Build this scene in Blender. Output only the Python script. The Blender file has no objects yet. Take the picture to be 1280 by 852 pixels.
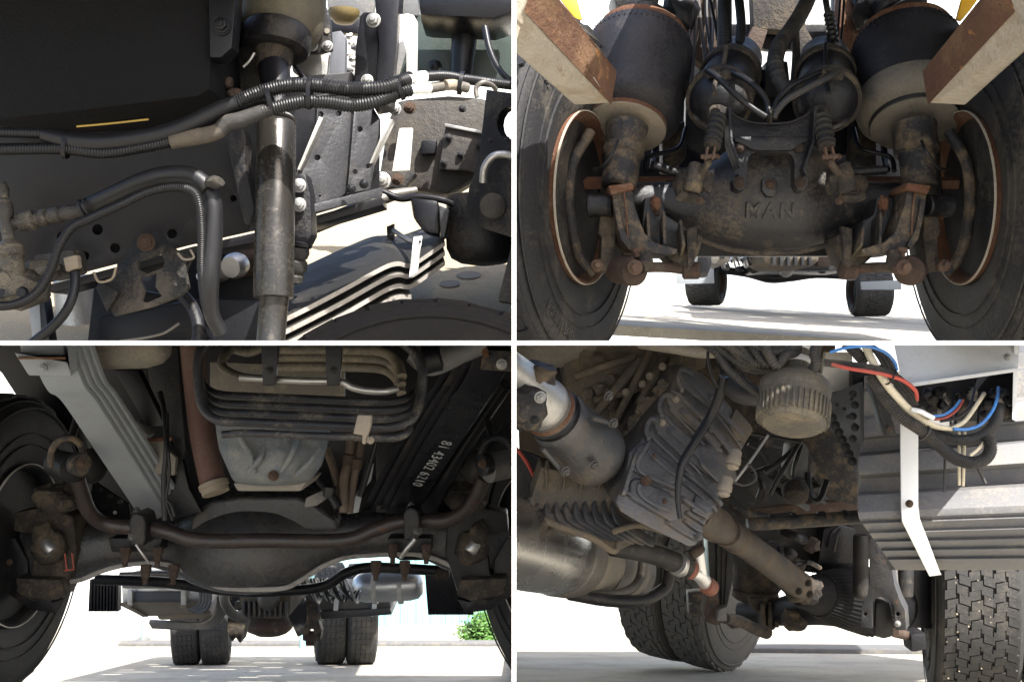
import bpy, bmesh, math, random
from mathutils import Vector, Matrix, Quaternion, noise
from mathutils.geometry import delaunay_2d_cdt
random.seed(7)
C = bpy.context.scene
COL = C.collection
F = 1280.0; CX = 642.5; CY = 428.5           # the camera: focal length and axis in photograph pixels

# ------------------------------------------------------------------ camera, sky, sun, exposure
cam_d = bpy.data.cameras.new('camera'); cam = bpy.data.objects.new('camera', cam_d); COL.objects.link(cam)
cam_d.sensor_width = 36; cam_d.sensor_fit = 'HORIZONTAL'; cam_d.lens = 36.0
cam_d.shift_x = (640 - CX) / 1280; cam_d.shift_y = (CY - 426) / 1280
cam_d.clip_start = 0.02; cam_d.clip_end = 500
cam.rotation_euler = (math.radians(90), 0, 0)
C.camera = cam
TO_SUN = Vector((0.36, -0.50, 0.76)).normalized()
SUN_EL = math.asin(TO_SUN.z); SUN_AZ = math.atan2(TO_SUN.x, TO_SUN.y)
w = bpy.data.worlds.new('World'); C.world = w; w.use_nodes = True
nt = w.node_tree; nt.nodes.clear()
sky = nt.nodes.new('ShaderNodeTexSky'); sky.sky_type = 'NISHITA'; sky.sun_disc = False
sky.sun_elevation = SUN_EL; sky.sun_rotation = SUN_AZ; sky.air_density = 1.0; sky.dust_density = 4.0; sky.ozone_density = 1.0
bgn = nt.nodes.new('ShaderNodeBackground'); bgn.inputs['Strength'].default_value = 0.115
wo = nt.nodes.new('ShaderNodeOutputWorld')
nt.links.new(sky.outputs[0], bgn.inputs[0]); nt.links.new(bgn.outputs[0], wo.inputs[0])
sl = bpy.data.lights.new('sun', 'SUN'); sl.energy = 4.6; sl.angle = math.radians(0.5); sl.color = (1, 0.97, 0.92)
so = bpy.data.objects.new('sun', sl); COL.objects.link(so)
so.rotation_euler = (-TO_SUN).to_track_quat('-Z', 'Y').to_euler()
C.view_settings.view_transform = 'Standard'; C.view_settings.look = 'None'
C.view_settings.exposure = 1.78; C.view_settings.gamma = 1.0
try: C.cycles.max_bounces = 8
except Exception: pass

# ------------------------------------------------------------------ materials
MATS = {}
def _n(nt, t, **kw):
    n = nt.nodes.new(t)
    for k, v in kw.items():
        if k in n.inputs: n.inputs[k].default_value = v
        else: setattr(n, k, v)
    return n
def c4(c): return (c[0], c[1], c[2], 1)
def mat(name, base, rough=.5, metal=0., var=.25, dirt=None, rust=None, scale=9., bump=.15, bscale=60., spec=.30, speck=None, coat=0.):
    """dirt = (colour, cover 0..1); rust likewise; both are patchy layers of their own"""
    if name in MATS: return MATS[name]
    m = bpy.data.materials.new(name); m.use_nodes = True; MATS[name] = m
    nt = m.node_tree; L = nt.links.new
    bs = nt.nodes['Principled BSDF']
    tc = _n(nt, 'ShaderNodeTexCoord'); co = tc.outputs['Object']
    n1 = _n(nt, 'ShaderNodeTexNoise', Scale=scale, Detail=8., Roughness=.65); L(co, n1.inputs['Vector'])
    mx = _n(nt, 'ShaderNodeMix', data_type='RGBA'); 
    mx.inputs[6].default_value = c4([c * (1 - var) for c in base]); mx.inputs[7].default_value = c4([min(1, c * (1 + var)) for c in base])
    L(n1.outputs['Fac'], mx.inputs[0]); col = mx.outputs[2]
    rg = None; mt = None
    def layer(col, layercol, cover, sc, sharp, seed):
        n = _n(nt, 'ShaderNodeTexNoise', Scale=sc, Detail=10., Roughness=.7); 
        mp = _n(nt, 'ShaderNodeMapping'); mp.inputs['Location'].default_value = (seed, seed * .7, seed * 1.3)
        L(co, mp.inputs[0]); L(mp.outputs[0], n.inputs['Vector'])
        r = _n(nt, 'ShaderNodeMapRange'); lo = .83 - .44 * cover
        r.inputs[1].default_value = lo - sharp; r.inputs[2].default_value = lo + sharp
        L(n.outputs['Fac'], r.inputs[0])
        n2 = _n(nt, 'ShaderNodeTexNoise', Scale=sc * 5, Detail=6., Roughness=.7); L(co, n2.inputs['Vector'])
        mm = _n(nt, 'ShaderNodeMix', data_type='RGBA')
        mm.inputs[6].default_value = c4([c * .6 for c in layercol]); mm.inputs[7].default_value = c4([min(1, c * 1.35) for c in layercol])
        L(n2.outputs['Fac'], mm.inputs[0])
        m2 = _n(nt, 'ShaderNodeMix', data_type='RGBA')
        L(r.outputs[0], m2.inputs[0]); L(col, m2.inputs[6]); L(mm.outputs[2], m2.inputs[7])
        return m2.outputs[2], r.outputs[0]
    facs = []
    if dirt:
        col, f1 = layer(col, dirt[0], dirt[1], scale * 1.1, .11, 3.1); facs.append(f1)
    if rust:
        col, f2 = layer(col, rust[0], rust[1], scale * 1.6, .05, 9.7); facs.append(f2)
    if speck:
        v = _n(nt, 'ShaderNodeTexNoise', Scale=speck[2], Detail=2., Roughness=.6); L(co, v.inputs['Vector'])
        r = _n(nt, 'ShaderNodeMapRange'); r.inputs[1].default_value = .5 + .25 * (1 - speck[1]); r.inputs[2].default_value = .56 + .25 * (1 - speck[1])
        L(v.outputs['Fac'], r.inputs[0])
        m2 = _n(nt, 'ShaderNodeMix', data_type='RGBA'); L(r.outputs[0], m2.inputs[0]); L(col, m2.inputs[6]); m2.inputs[7].default_value = c4(speck[0]); col = m2.outputs[2]
    if dirt and dirt[1] > .12:
        g1 = _n(nt, 'ShaderNodeTexNoise', Scale=scale * 13, Detail=5., Roughness=.75); L(co, g1.inputs['Vector'])
        g2 = _n(nt, 'ShaderNodeTexNoise', Scale=scale * .6, Detail=3., Roughness=.6); L(co, g2.inputs['Vector'])
        ga = _n(nt, 'ShaderNodeMath', operation='MULTIPLY_ADD'); L(g2.outputs['Fac'], ga.inputs[0]); ga.inputs[1].default_value = 1.2; L(g1.outputs['Fac'], ga.inputs[2])
        gr = _n(nt, 'ShaderNodeMapRange'); gr.inputs[1].default_value = 1.17 - .14 * dirt[1]; gr.inputs[2].default_value = 1.36 - .14 * dirt[1]; gr.inputs[4].default_value = .5 * min(1, dirt[1] / .4); L(ga.outputs[0], gr.inputs[0])
        gm = _n(nt, 'ShaderNodeMix', data_type='RGBA'); L(gr.outputs[0], gm.inputs[0]); L(col, gm.inputs[6]); gm.inputs[7].default_value = c4(dirt[0]); col = gm.outputs[2]; facs.append(gr.outputs[0])
    L(col, bs.inputs['Base Color'])
    rr = _n(nt, 'ShaderNodeMapRange'); rr.inputs[3].default_value = max(.05, rough - .12); rr.inputs[4].default_value = min(1, rough + .15)
    L(n1.outputs['Fac'], rr.inputs[0]); rout = rr.outputs[0]
    mval = metal
    if facs:
        tot = facs[0]
        for f_ in facs[1:]:
            a = _n(nt, 'ShaderNodeMath', operation='MAXIMUM'); L(tot, a.inputs[0]); L(f_, a.inputs[1]); tot = a.outputs[0]
        q = _n(nt, 'ShaderNodeMix', data_type='FLOAT'); L(tot, q.inputs[0]); L(rout, q.inputs[2]); q.inputs[3].default_value = .92; rout = q.outputs[0]
        if metal > 0:
            q2 = _n(nt, 'ShaderNodeMix', data_type='FLOAT'); L(tot, q2.inputs[0]); q2.inputs[2].default_value = metal; q2.inputs[3].default_value = 0.; L(q2.outputs[0], bs.inputs['Metallic'])
    if not facs: bs.inputs['Metallic'].default_value = metal
    L(rout, bs.inputs['Roughness'])
    bs.inputs['Specular IOR Level'].default_value = spec
    if coat: bs.inputs['Coat Weight'].default_value = coat
    if bump:
        nb = _n(nt, 'ShaderNodeTexNoise', Scale=bscale, Detail=8., Roughness=.7); L(co, nb.inputs['Vector'])
        bp = _n(nt, 'ShaderNodeBump', Strength=min(1, bump * 1.15), Distance=.008); L(nb.outputs['Fac'], bp.inputs['Height']); L(bp.outputs[0], bs.inputs['Normal'])
    return m
DUST = (.18, .145, .105); PALE = (.34, .28, .21); RUST = (.20, .075, .028); DKRUST = (.10, .045, .022); MUD = (.10, .085, .065)
M = dict(
 black   = mat('black_paint', (.006, .006, .008), .34, 0, .3, (MUD, .0), None, 9, .12),
 blackw  = mat('worn_black_paint', (.009, .009, .011), .36, 0, .3, (MUD, .26), (RUST, .06), 14, .3),
 blackr  = mat('rusty_black_paint', (.018, .018, .020), .45, 0, .3, ((.17, .125, .075), .52), ((.20, .09, .035), .34), 22, .6),
 blackc  = mat('clean_black_paint', (.006, .006, .008), .28, 0, .3, (MUD, .08), None, 12, .08),
 cast    = mat('black_cast_iron', (.011, .011, .013), .40, 0, .3, ((.15, .115, .07), .34), ((.18, .08, .03), .10), 9, .3, 90, .5),
 castd   = mat('dirt_caked_casting', (.028, .024, .021), .7, 0, .3, ((.13, .10, .065), .5), ((.17, .075, .03), .16), 18, .9, 70),
 rust    = mat('flaking_rust', (.11, .05, .028), .85, 0, .5, (PALE, .2), ((.20, .08, .03), .36), 22, .9, 80),
 rustl   = mat('rusty_bolt_steel', (.095, .058, .042), .8, 0, .4, ((.14, .105, .07), .4), ((.19, .085, .038), .38), 40, .7, 150),
 rustdk  = mat('dark_rust', (.05, .032, .024), .75, 0, .4, (MUD, .4), ((.16, .06, .025), .4), 14, .7),
 rubber  = mat('black_rubber', (.009, .009, .010), .42, 0, .3, (MUD, -.1), None, 12, .12, 60, .35),
 rubberd = mat('dusty_rubber', (.018, .0175, .017), .55, 0, .3, (MUD, .3), None, 14, .2),
 tyre    = mat('tyre_rubber', (.013, .013, .0145), .6, 0, .35, ((.085, .073, .055), .40), None, 7, .4, 90),
 tyred   = mat('dusty_tyre_rubber', (.034, .034, .033), .75, 0, .25, ((.10, .09, .075), .35), None, 7, .25),
 bag     = mat('air_bag_rubber', (.012, .012, .015), .48, 0, .3, ((.07, .06, .055), .22), None, 9, .25, 120),
 bagd    = mat('dusty_bag_rubber', (.135, .12, .097), .85, 0, .3, ((.05, .05, .05), .35), None, 10, .4, 60),
 dusty   = mat('pale_dusty_steel', (.22, .19, .15), .8, 0, .3, ((.28, .22, .15), .45), (RUST, .2), 9, .4),
 beamp   = mat('dusty_primer', (.36, .32, .26), .85, 0, .25, ((.25, .19, .12), .45), ((.22, .10, .04), .36), 11, .7),
 beamr   = mat('rusty_beam_face', (.10, .05, .03), .85, 0, .5, ((.22, .14, .07), .3), ((.33, .15, .05), .42), 15, .9),
 steel   = mat('bare_steel', (.45, .44, .42), .35, .85, .25, (MUD, .2), None, 14, .15),
 zinc    = mat('zinc_plated_steel', (.26, .26, .255), .42, .7, .15, (DUST, .15), None, 30, .15),
 polish  = mat('polished_silencer_steel', (.50, .49, .47), .26, 1., .2, ((.16, .14, .11), .12), None, 6, .05),
 alu     = mat('brushed_aluminium', (.66, .66, .65), .33, .9, .12, ((.25, .21, .17), .22), None, 8, .12),
 castalu = mat('dirty_cast_aluminium', (.07, .071, .075), .34, .4, .3, ((.14, .11, .075), .46), None, 8, .3, 80, .5),
 castalud= mat('mud_caked_aluminium', (.09, .08, .065), .75, .1, .3, ((.17, .13, .085), .55), (DKRUST, .2), 14, .8, 60),
 white   = mat('white_paint', (.80, .80, .78), .5, 0, .04, ((.5, .46, .4), .06), None, 12, .05),
 whited  = mat('dusty_and_sunlit_white', (.62, .60, .56), .55, .2, .1, (PALE, .35), None, 14, .2),  # dusty metal; also paints sunlight on the upper left bracket and tab
 greyp   = mat('grey_painted_steel', (.235, .255, .275), .55, 0, .12, ((.22, .20, .17), .25), (RUST, .10), 7, .15),
 greyd   = mat('dusty_plastic_and_sunlit_edge', (.105, .105, .108), .55, 0, .2, ((.20, .18, .15), .42), None, 10, .25),
 tank    = mat('dusty_tank_paint', (.17, .155, .13), .6, 0, .25, ((.30, .26, .20), .4), None, 7, .2),
 hose    = mat('dusty_hose', (.030, .029, .028), .55, 0, .3, (MUD, .4), None, 20, .2),
 hosek   = mat('black_hose', (.010, .010, .011), .38, 0, .3, (DUST, .12), None, 25, .1),
 brownpipe=mat('brown_exhaust_pipe', (.10, .055, .045), .6, .1, .2, (DUST, .25), None, 10, .3),
 orange  = mat('orange_hose_clamp', (.18, .07, .045), .6, 0, .2, (DUST, .3), None, 30, .2),
 yellow  = mat('yellow_paint', (.75, .42, .03), .5, 0, .1, None, None, 20, .05),
 blue    = mat('blue_cable', (.05, .20, .52), .5, 0, .15, (DUST, .35), None, 20, 0),
 red     = mat('red_cable', (.45, .075, .055), .5, 0, .15, (DUST, .35), None, 20, 0),
 cream   = mat('cream_cable', (.62, .54, .38), .5, 0, .1, (DUST, .2), None, 20, .1),
 whitec  = mat('white_cable', (.75, .75, .72), .4, 0, .05, None, None, 20, 0),
 redp    = mat('red_paint_mark', (.30, .05, .03), .6, 0, .3, ((.04, .035, .03), .6), None, 40, .1),
 stone   = mat('pale_stone', (.75, .72, .66), .8, 0, .1, None, None, 40, .1),
 printw  = mat('white_print', (.42, .44, .45), .6, 0, .3, ((.02, .02, .02), .55), None, 60, 0),
 asphalt = mat('pale_asphalt', (.37, .345, .29), .9, 0, .25, ((.24, .22, .185), .5), None, 2.5, .6, 60, .3, ((.66, .62, .52), .4, 130)),
 asphalt2= mat('tan_asphalt', (.30, .25, .165), .9, 0, .12, ((.22, .19, .14), .35), None, 3.5, .5, 90, .3, ((.66, .6, .48), .4, 190)),
 wallp   = mat('pale_teal_cladding', (.19, .36, .37), .5, 0, .05, None, None, 1.5, .03),
 wallw   = mat('white_cladding', (.52, .535, .53), .6, 0, .04, None, None, 1.5, .03),
 cast3   = mat('black_axle_casting', (.040, .039, .040), .25, 0, .3, ((.10, .085, .06), .32), ((.16, .06, .025), .14), 14, .35, 110, .55),
 edge3   = mat('flange_and_sunlit_edge', (.34, .32, .29), .5, .3, .3, (MUD, .35), None, 14, .3),  # pale tone for the axle flange and the painted sunlit leaf edges
 bar3    = mat('bar_black_paint', (.026, .019, .017), .36, 0, .3, (MUD, .2), ((.13, .05, .022), .42), 14, .25, 60, .5),
 coil3   = mat('dusty_black_pipe', (.016, .016, .018), .3, 0, .3, ((.25, .21, .15), .26), None, 14, .3),
 sump3   = mat('blue_grey_sump', (.085, .10, .115), .5, .1, .2, ((.20, .19, .165), .40), None, 10, .3),
 hosebr  = mat('brown_oil_hose', (.075, .055, .042), .6, 0, .3, (DUST, .35), None, 18, .3),
 steeldk = mat('tarnished_steel', (.16, .15, .135), .45, .6, .3, (MUD, .35), None, 10, .2),
 greybl  = mat('blue_grey_panel', (.10, .105, .12), .5, 0, .2, (MUD, .2), None, 8, .1),
 blackm  = mat('matt_black_plastic', (.008, .008, .009), .7, 0, .3, (MUD, -.25), None, 14, .5, 120, .15),
 castds  = mat('dusty_brown_shaft', (.045, .036, .030), .55, .1, .35, ((.125, .092, .06), .5), None, 9, .4),
 boxal   = mat('worn_galvanised_sheet', (.52, .53, .54), .5, .25, .1, ((.35, .33, .30), .25), None, 9, .12),
 tankb   = mat('brownish_canister', (.085, .075, .055), .45, .1, .3, ((.17, .14, .09), .35), None, 8, .2),
 shock   = mat('oily_black_tube', (.024, .022, .019), .20, .35, .4, ((.09, .075, .05), .22), None, 9, .06, 60, .6),
 greys   = mat('grey_black_steel', (.040, .041, .045), .38, .3, .25, (MUD, .22), None, 12, .25, 120),
 amber   = mat('amber_lens', (.16, .12, .05), .3, 0, .2, (DUST, .3), None, 20, .1),
 panelg  = mat('dark_green_panel', (.045, .06, .055), .3, .1, .2, (MUD, .2), None, 8, .1),
 castg   = mat('brown_grey_casting', (.040, .036, .032), .5, .1, .3, ((.09, .075, .055), .38), None, 12, .4),
 leafk   = mat('black_spring_leaf', (.010, .0095, .009), .6, .0, .3, (MUD, .2), None, 14, .2),
 brkt    = mat('dusty_black_bracket', (.018, .017, .016), .5, 0, .3, ((.12, .10, .075), .4), (RUST, .08), 14, .3),
 tape    = mat('brown_tape', (.075, .063, .05), .75, 0, .3, (DUST, .3), None, 30, .4),
 brassy  = mat('brass_strip', (.55, .40, .12), .35, .6, .2, None, None, 30, .1),
 grimy   = mat('grimy_metal', (.05, .046, .04), .35, .4, .4, ((.30, .25, .17), .3), None, 22, .6),
 tyreb   = mat('brown_worn_tyre', (.007, .006, .0055), .85, 0, .3, ((.018, .014, .010), .45), None, 9, .3),
 dustyp  = mat('dust_coated_pipe', (.075, .068, .055), .5, 0, .3, ((.22, .18, .12), .42), None, 12, .35),
 tyrel   = mat('dusty_sunlit_tread', (.13, .12, .105), .8, 0, .25, ((.17, .15, .12), .45), None, 9, .3),  # dusty tread, lightened further as if the sun lay on it
 stain   = mat('oil_stain', (.15, .13, .10), .7, 0, .3, None, None, 20, .3, 90),
 hanger  = mat('rusty_grey_hanger', (.055, .056, .06), .5, .1, .3, ((.12, .095, .065), .35), ((.17, .075, .032), .38), 16, .4),
 leaf    = mat('leaf_green', (.055, .13, .022), .5, 0, .7, None, None, 5, 0),
 twig    = mat('twig_brown', (.08, .05, .03), .8, 0, .3, None, None, 20, .2),
)

# ------------------------------------------------------------------ geometry helpers
def P(x, y, d): return Vector(((x - CX) / F * d, d, (CY - y) / F * d))
def S(px, d): return px * d / F
def VP(l): return [P(*p) for p in l]
UP = Vector((0, 0, 1)); RIGHT = Vector((1, 0, 0)); FWD = Vector((0, 1, 0))
EPS = .0022
CLIP = {1: (-1, 1), 2: (1, 1), 3: (-1, -1), 4: (1, -1), 0: None}
BAY = [0]
def spline(pts, step=None, n=8):
    """Catmull-Rom through points"""
    p = [Vector(q) for q in pts]
    if len(p) < 3:
        k = 8; return [p[0].lerp(p[1], i / k) for i in range(k + 1)]
    p = [p[0] * 2 - p[1]] + p + [p[-1] * 2 - p[-2]]; out = []
    for i in range(1, len(p) - 2):
        a, b, c, d = p[i - 1:i + 3]
        for k in range(n):
            t = k / n
            out.append(.5 * ((2 * b) + (c - a) * t + (2 * a - 5 * b + 4 * c - d) * t * t + (3 * b - a - 3 * c + d) * t ** 3))
    out.append(p[-2])
    return out
def resample(pts, step):
    L = [0]
    for a, b in zip(pts, pts[1:]): L.append(L[-1] + (b - a).length)
    n = max(2, int(L[-1] / step)); out = []; j = 0
    for i in range(n + 1):
        s = L[-1] * i / n
        while j < len(L) - 2 and L[j + 1] < s: j += 1
        t = (s - L[j]) / max(1e-9, L[j + 1] - L[j]); out.append(pts[j].lerp(pts[j + 1], min(1, t)))
    return out
class MB:
    def __init__(s): s.v = []; s.f = []
    def add(s, vs, fs):
        o = len(s.v); s.v += [Vector(v) for v in vs]; s.f += [[i + o for i in f] for f in fs]; return s
    def rings(s, rings, caps=True, closed=False):
        n = len(rings[0]); vs = [v for r in rings for v in r]; fs = []
        m = len(rings)
        for i in range(m if closed else m - 1):
            j = (i + 1) % m
            for k in range(n):
                l = (k + 1) % n; fs.append([i * n + k, i * n + l, j * n + l, j * n + k])
        if caps and not closed: fs += [list(range(n))[::-1], [(m - 1) * n + k for k in range(n)]]
        return s.add(vs, fs)
    def tube(s, pts, r, seg=12, caps=True, flat=None):
        pts = [Vector(p) for p in pts]; m = len(pts)
        rr = r if isinstance(r, (list, tuple)) else [r] * m
        t0 = (pts[1] - pts[0]).normalized()
        up = Vector((.31, .2, .93)); up = (up - t0 * up.dot(t0)).normalized() if flat is None else (Vector(flat[0]) - t0 * Vector(flat[0]).dot(t0)).normalized()
        rings = []; prev = t0
        for i in range(m):
            t = (pts[min(m - 1, i + 1)] - pts[max(0, i - 1)])
            t = t.normalized() if t.length > 1e-9 else prev
            q = prev.rotation_difference(t); up = q @ up; up = (up - t * up.dot(t)).normalized(); prev = t
            sd = t.cross(up); k2 = flat[1] if flat else 1.
            rings.append([pts[i] + (up * math.cos(2 * math.pi * k / seg) + sd * math.sin(2 * math.pi * k / seg) * k2) * rr[i] for k in range(seg)])
        return s.rings(rings, caps)
    def lathe(s, p0, axis, prof, seg=32, caps=True, start=None):
        ax = Vector(axis).normalized(); u = ax.orthogonal().normalized(); v = ax.cross(u)
        if start is not None: u = (Vector(start) - ax * Vector(start).dot(ax)).normalized(); v = ax.cross(u)
        p0 = Vector(p0)
        rings = [[p0 + ax * h + (u * math.cos(2 * math.pi * k / seg) + v * math.sin(2 * math.pi * k / seg)) * max(r, 1e-5) for k in range(seg)] for h, r in prof]
        return s.rings(rings, caps)
    def prism(s, poly, vec):
        n = len(poly); poly = [Vector(p) for p in poly]; vec = Vector(vec)
        return s.add(poly + [p + vec for p in poly], [list(range(n)), [n + k for k in range(n)][::-1]] + [[(k + 1) % n, k, n + k, n + (k + 1) % n] for k in range(n)])
    def hexa(s, a, b):
        """two matching quads"""
        return s.add(list(a) + list(b), [[0, 1, 2, 3], [7, 6, 5, 4], [1, 0, 4, 5], [2, 1, 5, 6], [3, 2, 6, 7], [0, 3, 7, 4]])
    def beam(s, p0, p1, w, h, up=UP):
        p0 = Vector(p0); p1 = Vector(p1); t = (p1 - p0).normalized(); sd = t.cross(Vector(up)).normalized(); u = sd.cross(t)
        q = lambda p: [p + sd * w * .5 * a + u * h * .5 * b for a, b in ((-1, -1), (1, -1), (1, 1), (-1, 1))]
        return s.hexa(q(p0), q(p1))
    def sheet(s, poly, fn, vec, holes=()):
        """flat outline in pixels with round/any holes, thrown on a plane fn(x, y), thickness vec"""
        vs = []; ed = []; lens = []
        def loop(pts):
            lens.append(len(pts)); o = len(vs); vs.extend(Vector(p) for p in pts); n = len(pts); ed.extend((o + k, o + (k + 1) % n) for k in range(n))
        loop([(p[0], p[1]) for p in poly])
        for h in holes:
            if isinstance(h[0], (tuple, list)): loop(h)
            else:
                ry = h[3] if len(h) > 3 else h[2]
                loop([(h[0] + h[2] * math.cos(a * math.pi / 7), h[1] + ry * math.sin(a * math.pi / 7)) for a in range(14)])
        if not holes:
            of = [list(range(len(vs)))]; ov = vs
        else:
            lp = []; k0 = 0
            for n_ in lens: lp.append(vs[k0:k0 + n_]); k0 += n_
            def inside(p, g):
                c = False
                for a, b in zip(g, g[1:] + g[:1]):
                    if (a.y > p.y) != (b.y > p.y) and p.x < (b.x - a.x) * (p.y - a.y) / (b.y - a.y) + a.x: c = not c
                return c
            ov, oe, of, *_ = delaunay_2d_cdt(vs, ed, [], 0, 1e-5)
            keep = []
            for f in of:
                c_ = (ov[f[0]] + ov[f[1]] + ov[f[2]]) / 3
                if inside(c_, lp[0]) and not any(inside(c_, h_) for h_ in lp[1:]): keep.append(f)
            of = keep
        vec = Vector(vec); top = [fn(v[0], v[1]) for v in ov]; n = len(top)
        cnt = {}
        for f in of:
            for a, b in zip(f, list(f[1:]) + [f[0]]): cnt[(a, b)] = cnt.get((a, b), 0) + 1
        fs = [list(f) for f in of] + [[n + k for k in f][::-1] for f in of]
        fs += [[b, a, n + a, n + b] for (a, b) in cnt if (b, a) not in cnt]
        return s.add(top + [p + vec for p in top], fs)
    def wobble(s, amp, sc, seed=0.):
        for i, v in enumerate(s.v):
            q = v * sc + Vector((seed, seed * 2, -seed)); s.v[i] = v + Vector((noise.noise(q), noise.noise(q + Vector((31, 7, 5))), noise.noise(q + Vector((3, 57, 15))))) * amp
        return s
    def build(s, name, m, parent=None, bevel=0., segs=2, angle=38, smooth=True, sub=0, clip=True):
        me = bpy.data.meshes.new(name)
        base = root_loc(parent)
        me.from_pydata([v[:] for v in s.v], [], s.f)
        bm = bmesh.new(); bm.from_mesh(me)
        bmesh.ops.recalc_face_normals(bm, faces=bm.faces)
        if bevel:
            ed = [e for e in bm.edges if len(e.link_faces) == 2 and e.calc_face_angle(0) > math.radians(28)]
            if ed:
                bmesh.ops.bevel(bm, geom=ed, offset=bevel, offset_type='OFFSET', segments=segs, profile=.6, affect='EDGES', clamp_overlap=True)
        if sub:
            bmesh.ops.subdivide_edges(bm, edges=bm.edges, cuts=sub, use_grid_fill=True, smooth=.0)
        cl = CLIP[BAY[0]] if clip else None
        if cl:
            for ax in (0, 1):
                no = Vector((cl[0], 0, 0)) if ax == 0 else Vector((0, 0, cl[1]))
                if any(v.co.dot(no) < EPS for v in bm.verts):
                    g = list(bm.verts) + list(bm.edges) + list(bm.faces)
                    r = bmesh.ops.bisect_plane(bm, geom=g, dist=1e-6, plane_co=no * EPS, plane_no=no, clear_inner=True)
                    ee = [e for e in r['geom_cut'] if isinstance(e, bmesh.types.BMEdge)]
                    try: bmesh.ops.holes_fill(bm, edges=ee)
                    except Exception: pass
        for v in bm.verts: v.co -= base
        bm.to_mesh(me); bm.free()
        if smooth:
            me.polygons.foreach_set('use_smooth', [True] * len(me.polygons))
            me.set_sharp_from_angle(angle=math.radians(angle))
        me.materials.append(m if not isinstance(m, str) else M[m])
        o = bpy.data.objects.new(name, me); COL.objects.link(o)
        if parent: o.parent = parent
        return o
def root_loc(p):
    while p is not None and p.parent is not None: p = p.parent
    return p.location.copy() if p is not None else Vector((0, 0, 0))
def thing(name, label, cat, loc, group=None):
    o = bpy.data.objects.new(name, None); COL.objects.link(o); o.location = loc; o['label'] = label; o['category'] = cat; o.empty_display_size = .1
    if group: o['group'] = group
    return o
def tag(o, label, cat, group=None):
    o['label'] = label; o['category'] = cat
    if group: o['group'] = group
    return o
def struct(o, kind='structure'): o['kind'] = kind; return o
def plane3(a, b, c):
    A, B, D = P(*a), P(*b), P(*c); n = (B - A).cross(D - A)
    k = n.dot(A)
    def fn(x, y):
        r = Vector(((x - CX) / F, 1, (CY - y) / F)); return r * (k / n.dot(r))
    fn.n = n.normalized() if n.y > 0 else -n.normalized()      # points away from the camera
    return fn
def flat(d): return plane3((600, 400, d), (700, 400, d), (600, 500, d))
# pixel-measured versions -------------------------------------------------------------------------
def pipe(name, m, parent, pts, r, seg=12, n=8, **kw):
    """smooth tube through (x, y, depth) with radius r in pixels (number or list per point)"""
    p = VP(pts); sp = spline(p, n=n)
    rl = r if isinstance(r, (list, tuple)) else [r] * len(pts)
    rr = [S(rl[i], pts[i][2]) for i in range(len(pts))]
    if len(pts) < 3: rs = [rr[0] + (rr[1] - rr[0]) * i / 8 for i in range(9)]
    else:
        rs = []
        for i in range(len(pts) - 1):
            rs += [rr[i] + (rr[i + 1] - rr[i]) * k / n for k in range(n)]
        rs.append(rr[-1])
    return MB().tube(sp, rs, seg).build(name, m, parent, **kw)
def ribbed(name, m, parent, pts, r, pitch=3.2, depth=.16, seg=14):
    """corrugated hose"""
    p = spline(VP(pts), n=10); d = pts[len(pts) // 2][2]; R = S(r, d)
    q = resample(p, S(pitch, d) / 4); rr = [R * (1 if (i % 4) in (0, 1) else 1 - depth) for i in range(len(q))]
    return MB().tube(q, rr, seg).build(name, m, parent, angle=60)
def turned(name, m, parent, a, b, prof, seg=32, **kw):
    """lathe from pixel point a to pixel point b; prof = (share of the way, radius px at a)"""
    p0, p1 = P(*a), P(*b); L = (p1 - p0).length
    return MB().lathe(p0, p1 - p0, [(t * L, S(r, a[2])) for t, r in prof], seg).build(name, m, parent, **kw)
def plate(name, m, parent, poly, fn, th, holes=(), bevel=.0, vec=None, **kw):
    if not callable(fn): fn = flat(fn)
    return MB().sheet(poly, fn, Vector(vec if vec is not None else getattr(fn, 'n', (0, 1, 0))) * th, holes).build(name, m, parent, bevel=bevel, **kw)
def block(name, m, parent, poly, d, th, bevel=.004, **kw):
    """outline at depth d, going th metres back"""
    return MB().sheet(poly, flat(d) if not callable(d) else d, Vector((0, th, 0))).build(name, m, parent, bevel=bevel, **kw)
def lump(name, m, parent, a, r, amp=.25, seed=0., squash=(1, 1, 1), sub=3):
    """an uneven rounded casting lump"""
    bm = bmesh.new(); bmesh.ops.create_icosphere(bm, subdivisions=sub, radius=1)
    R = S(r, a[2]); c = P(*a); mb = MB(); vs = []
    for v in bm.verts:
        k = 1 + amp * noise.noise(v.co * 1.6 + Vector((seed, seed, seed))) + amp * .4 * noise.noise(v.co * 4 + Vector((seed, 1, 2)))
        vs.append(c + Vector((v.co.x * squash[0], v.co.y * squash[1], v.co.z * squash[2])) * R * k)
    fs = [[v.index for v in f.verts] for f in bm.faces]; bm.free()
    return mb.add(vs, fs).build(name, m, parent)
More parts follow.
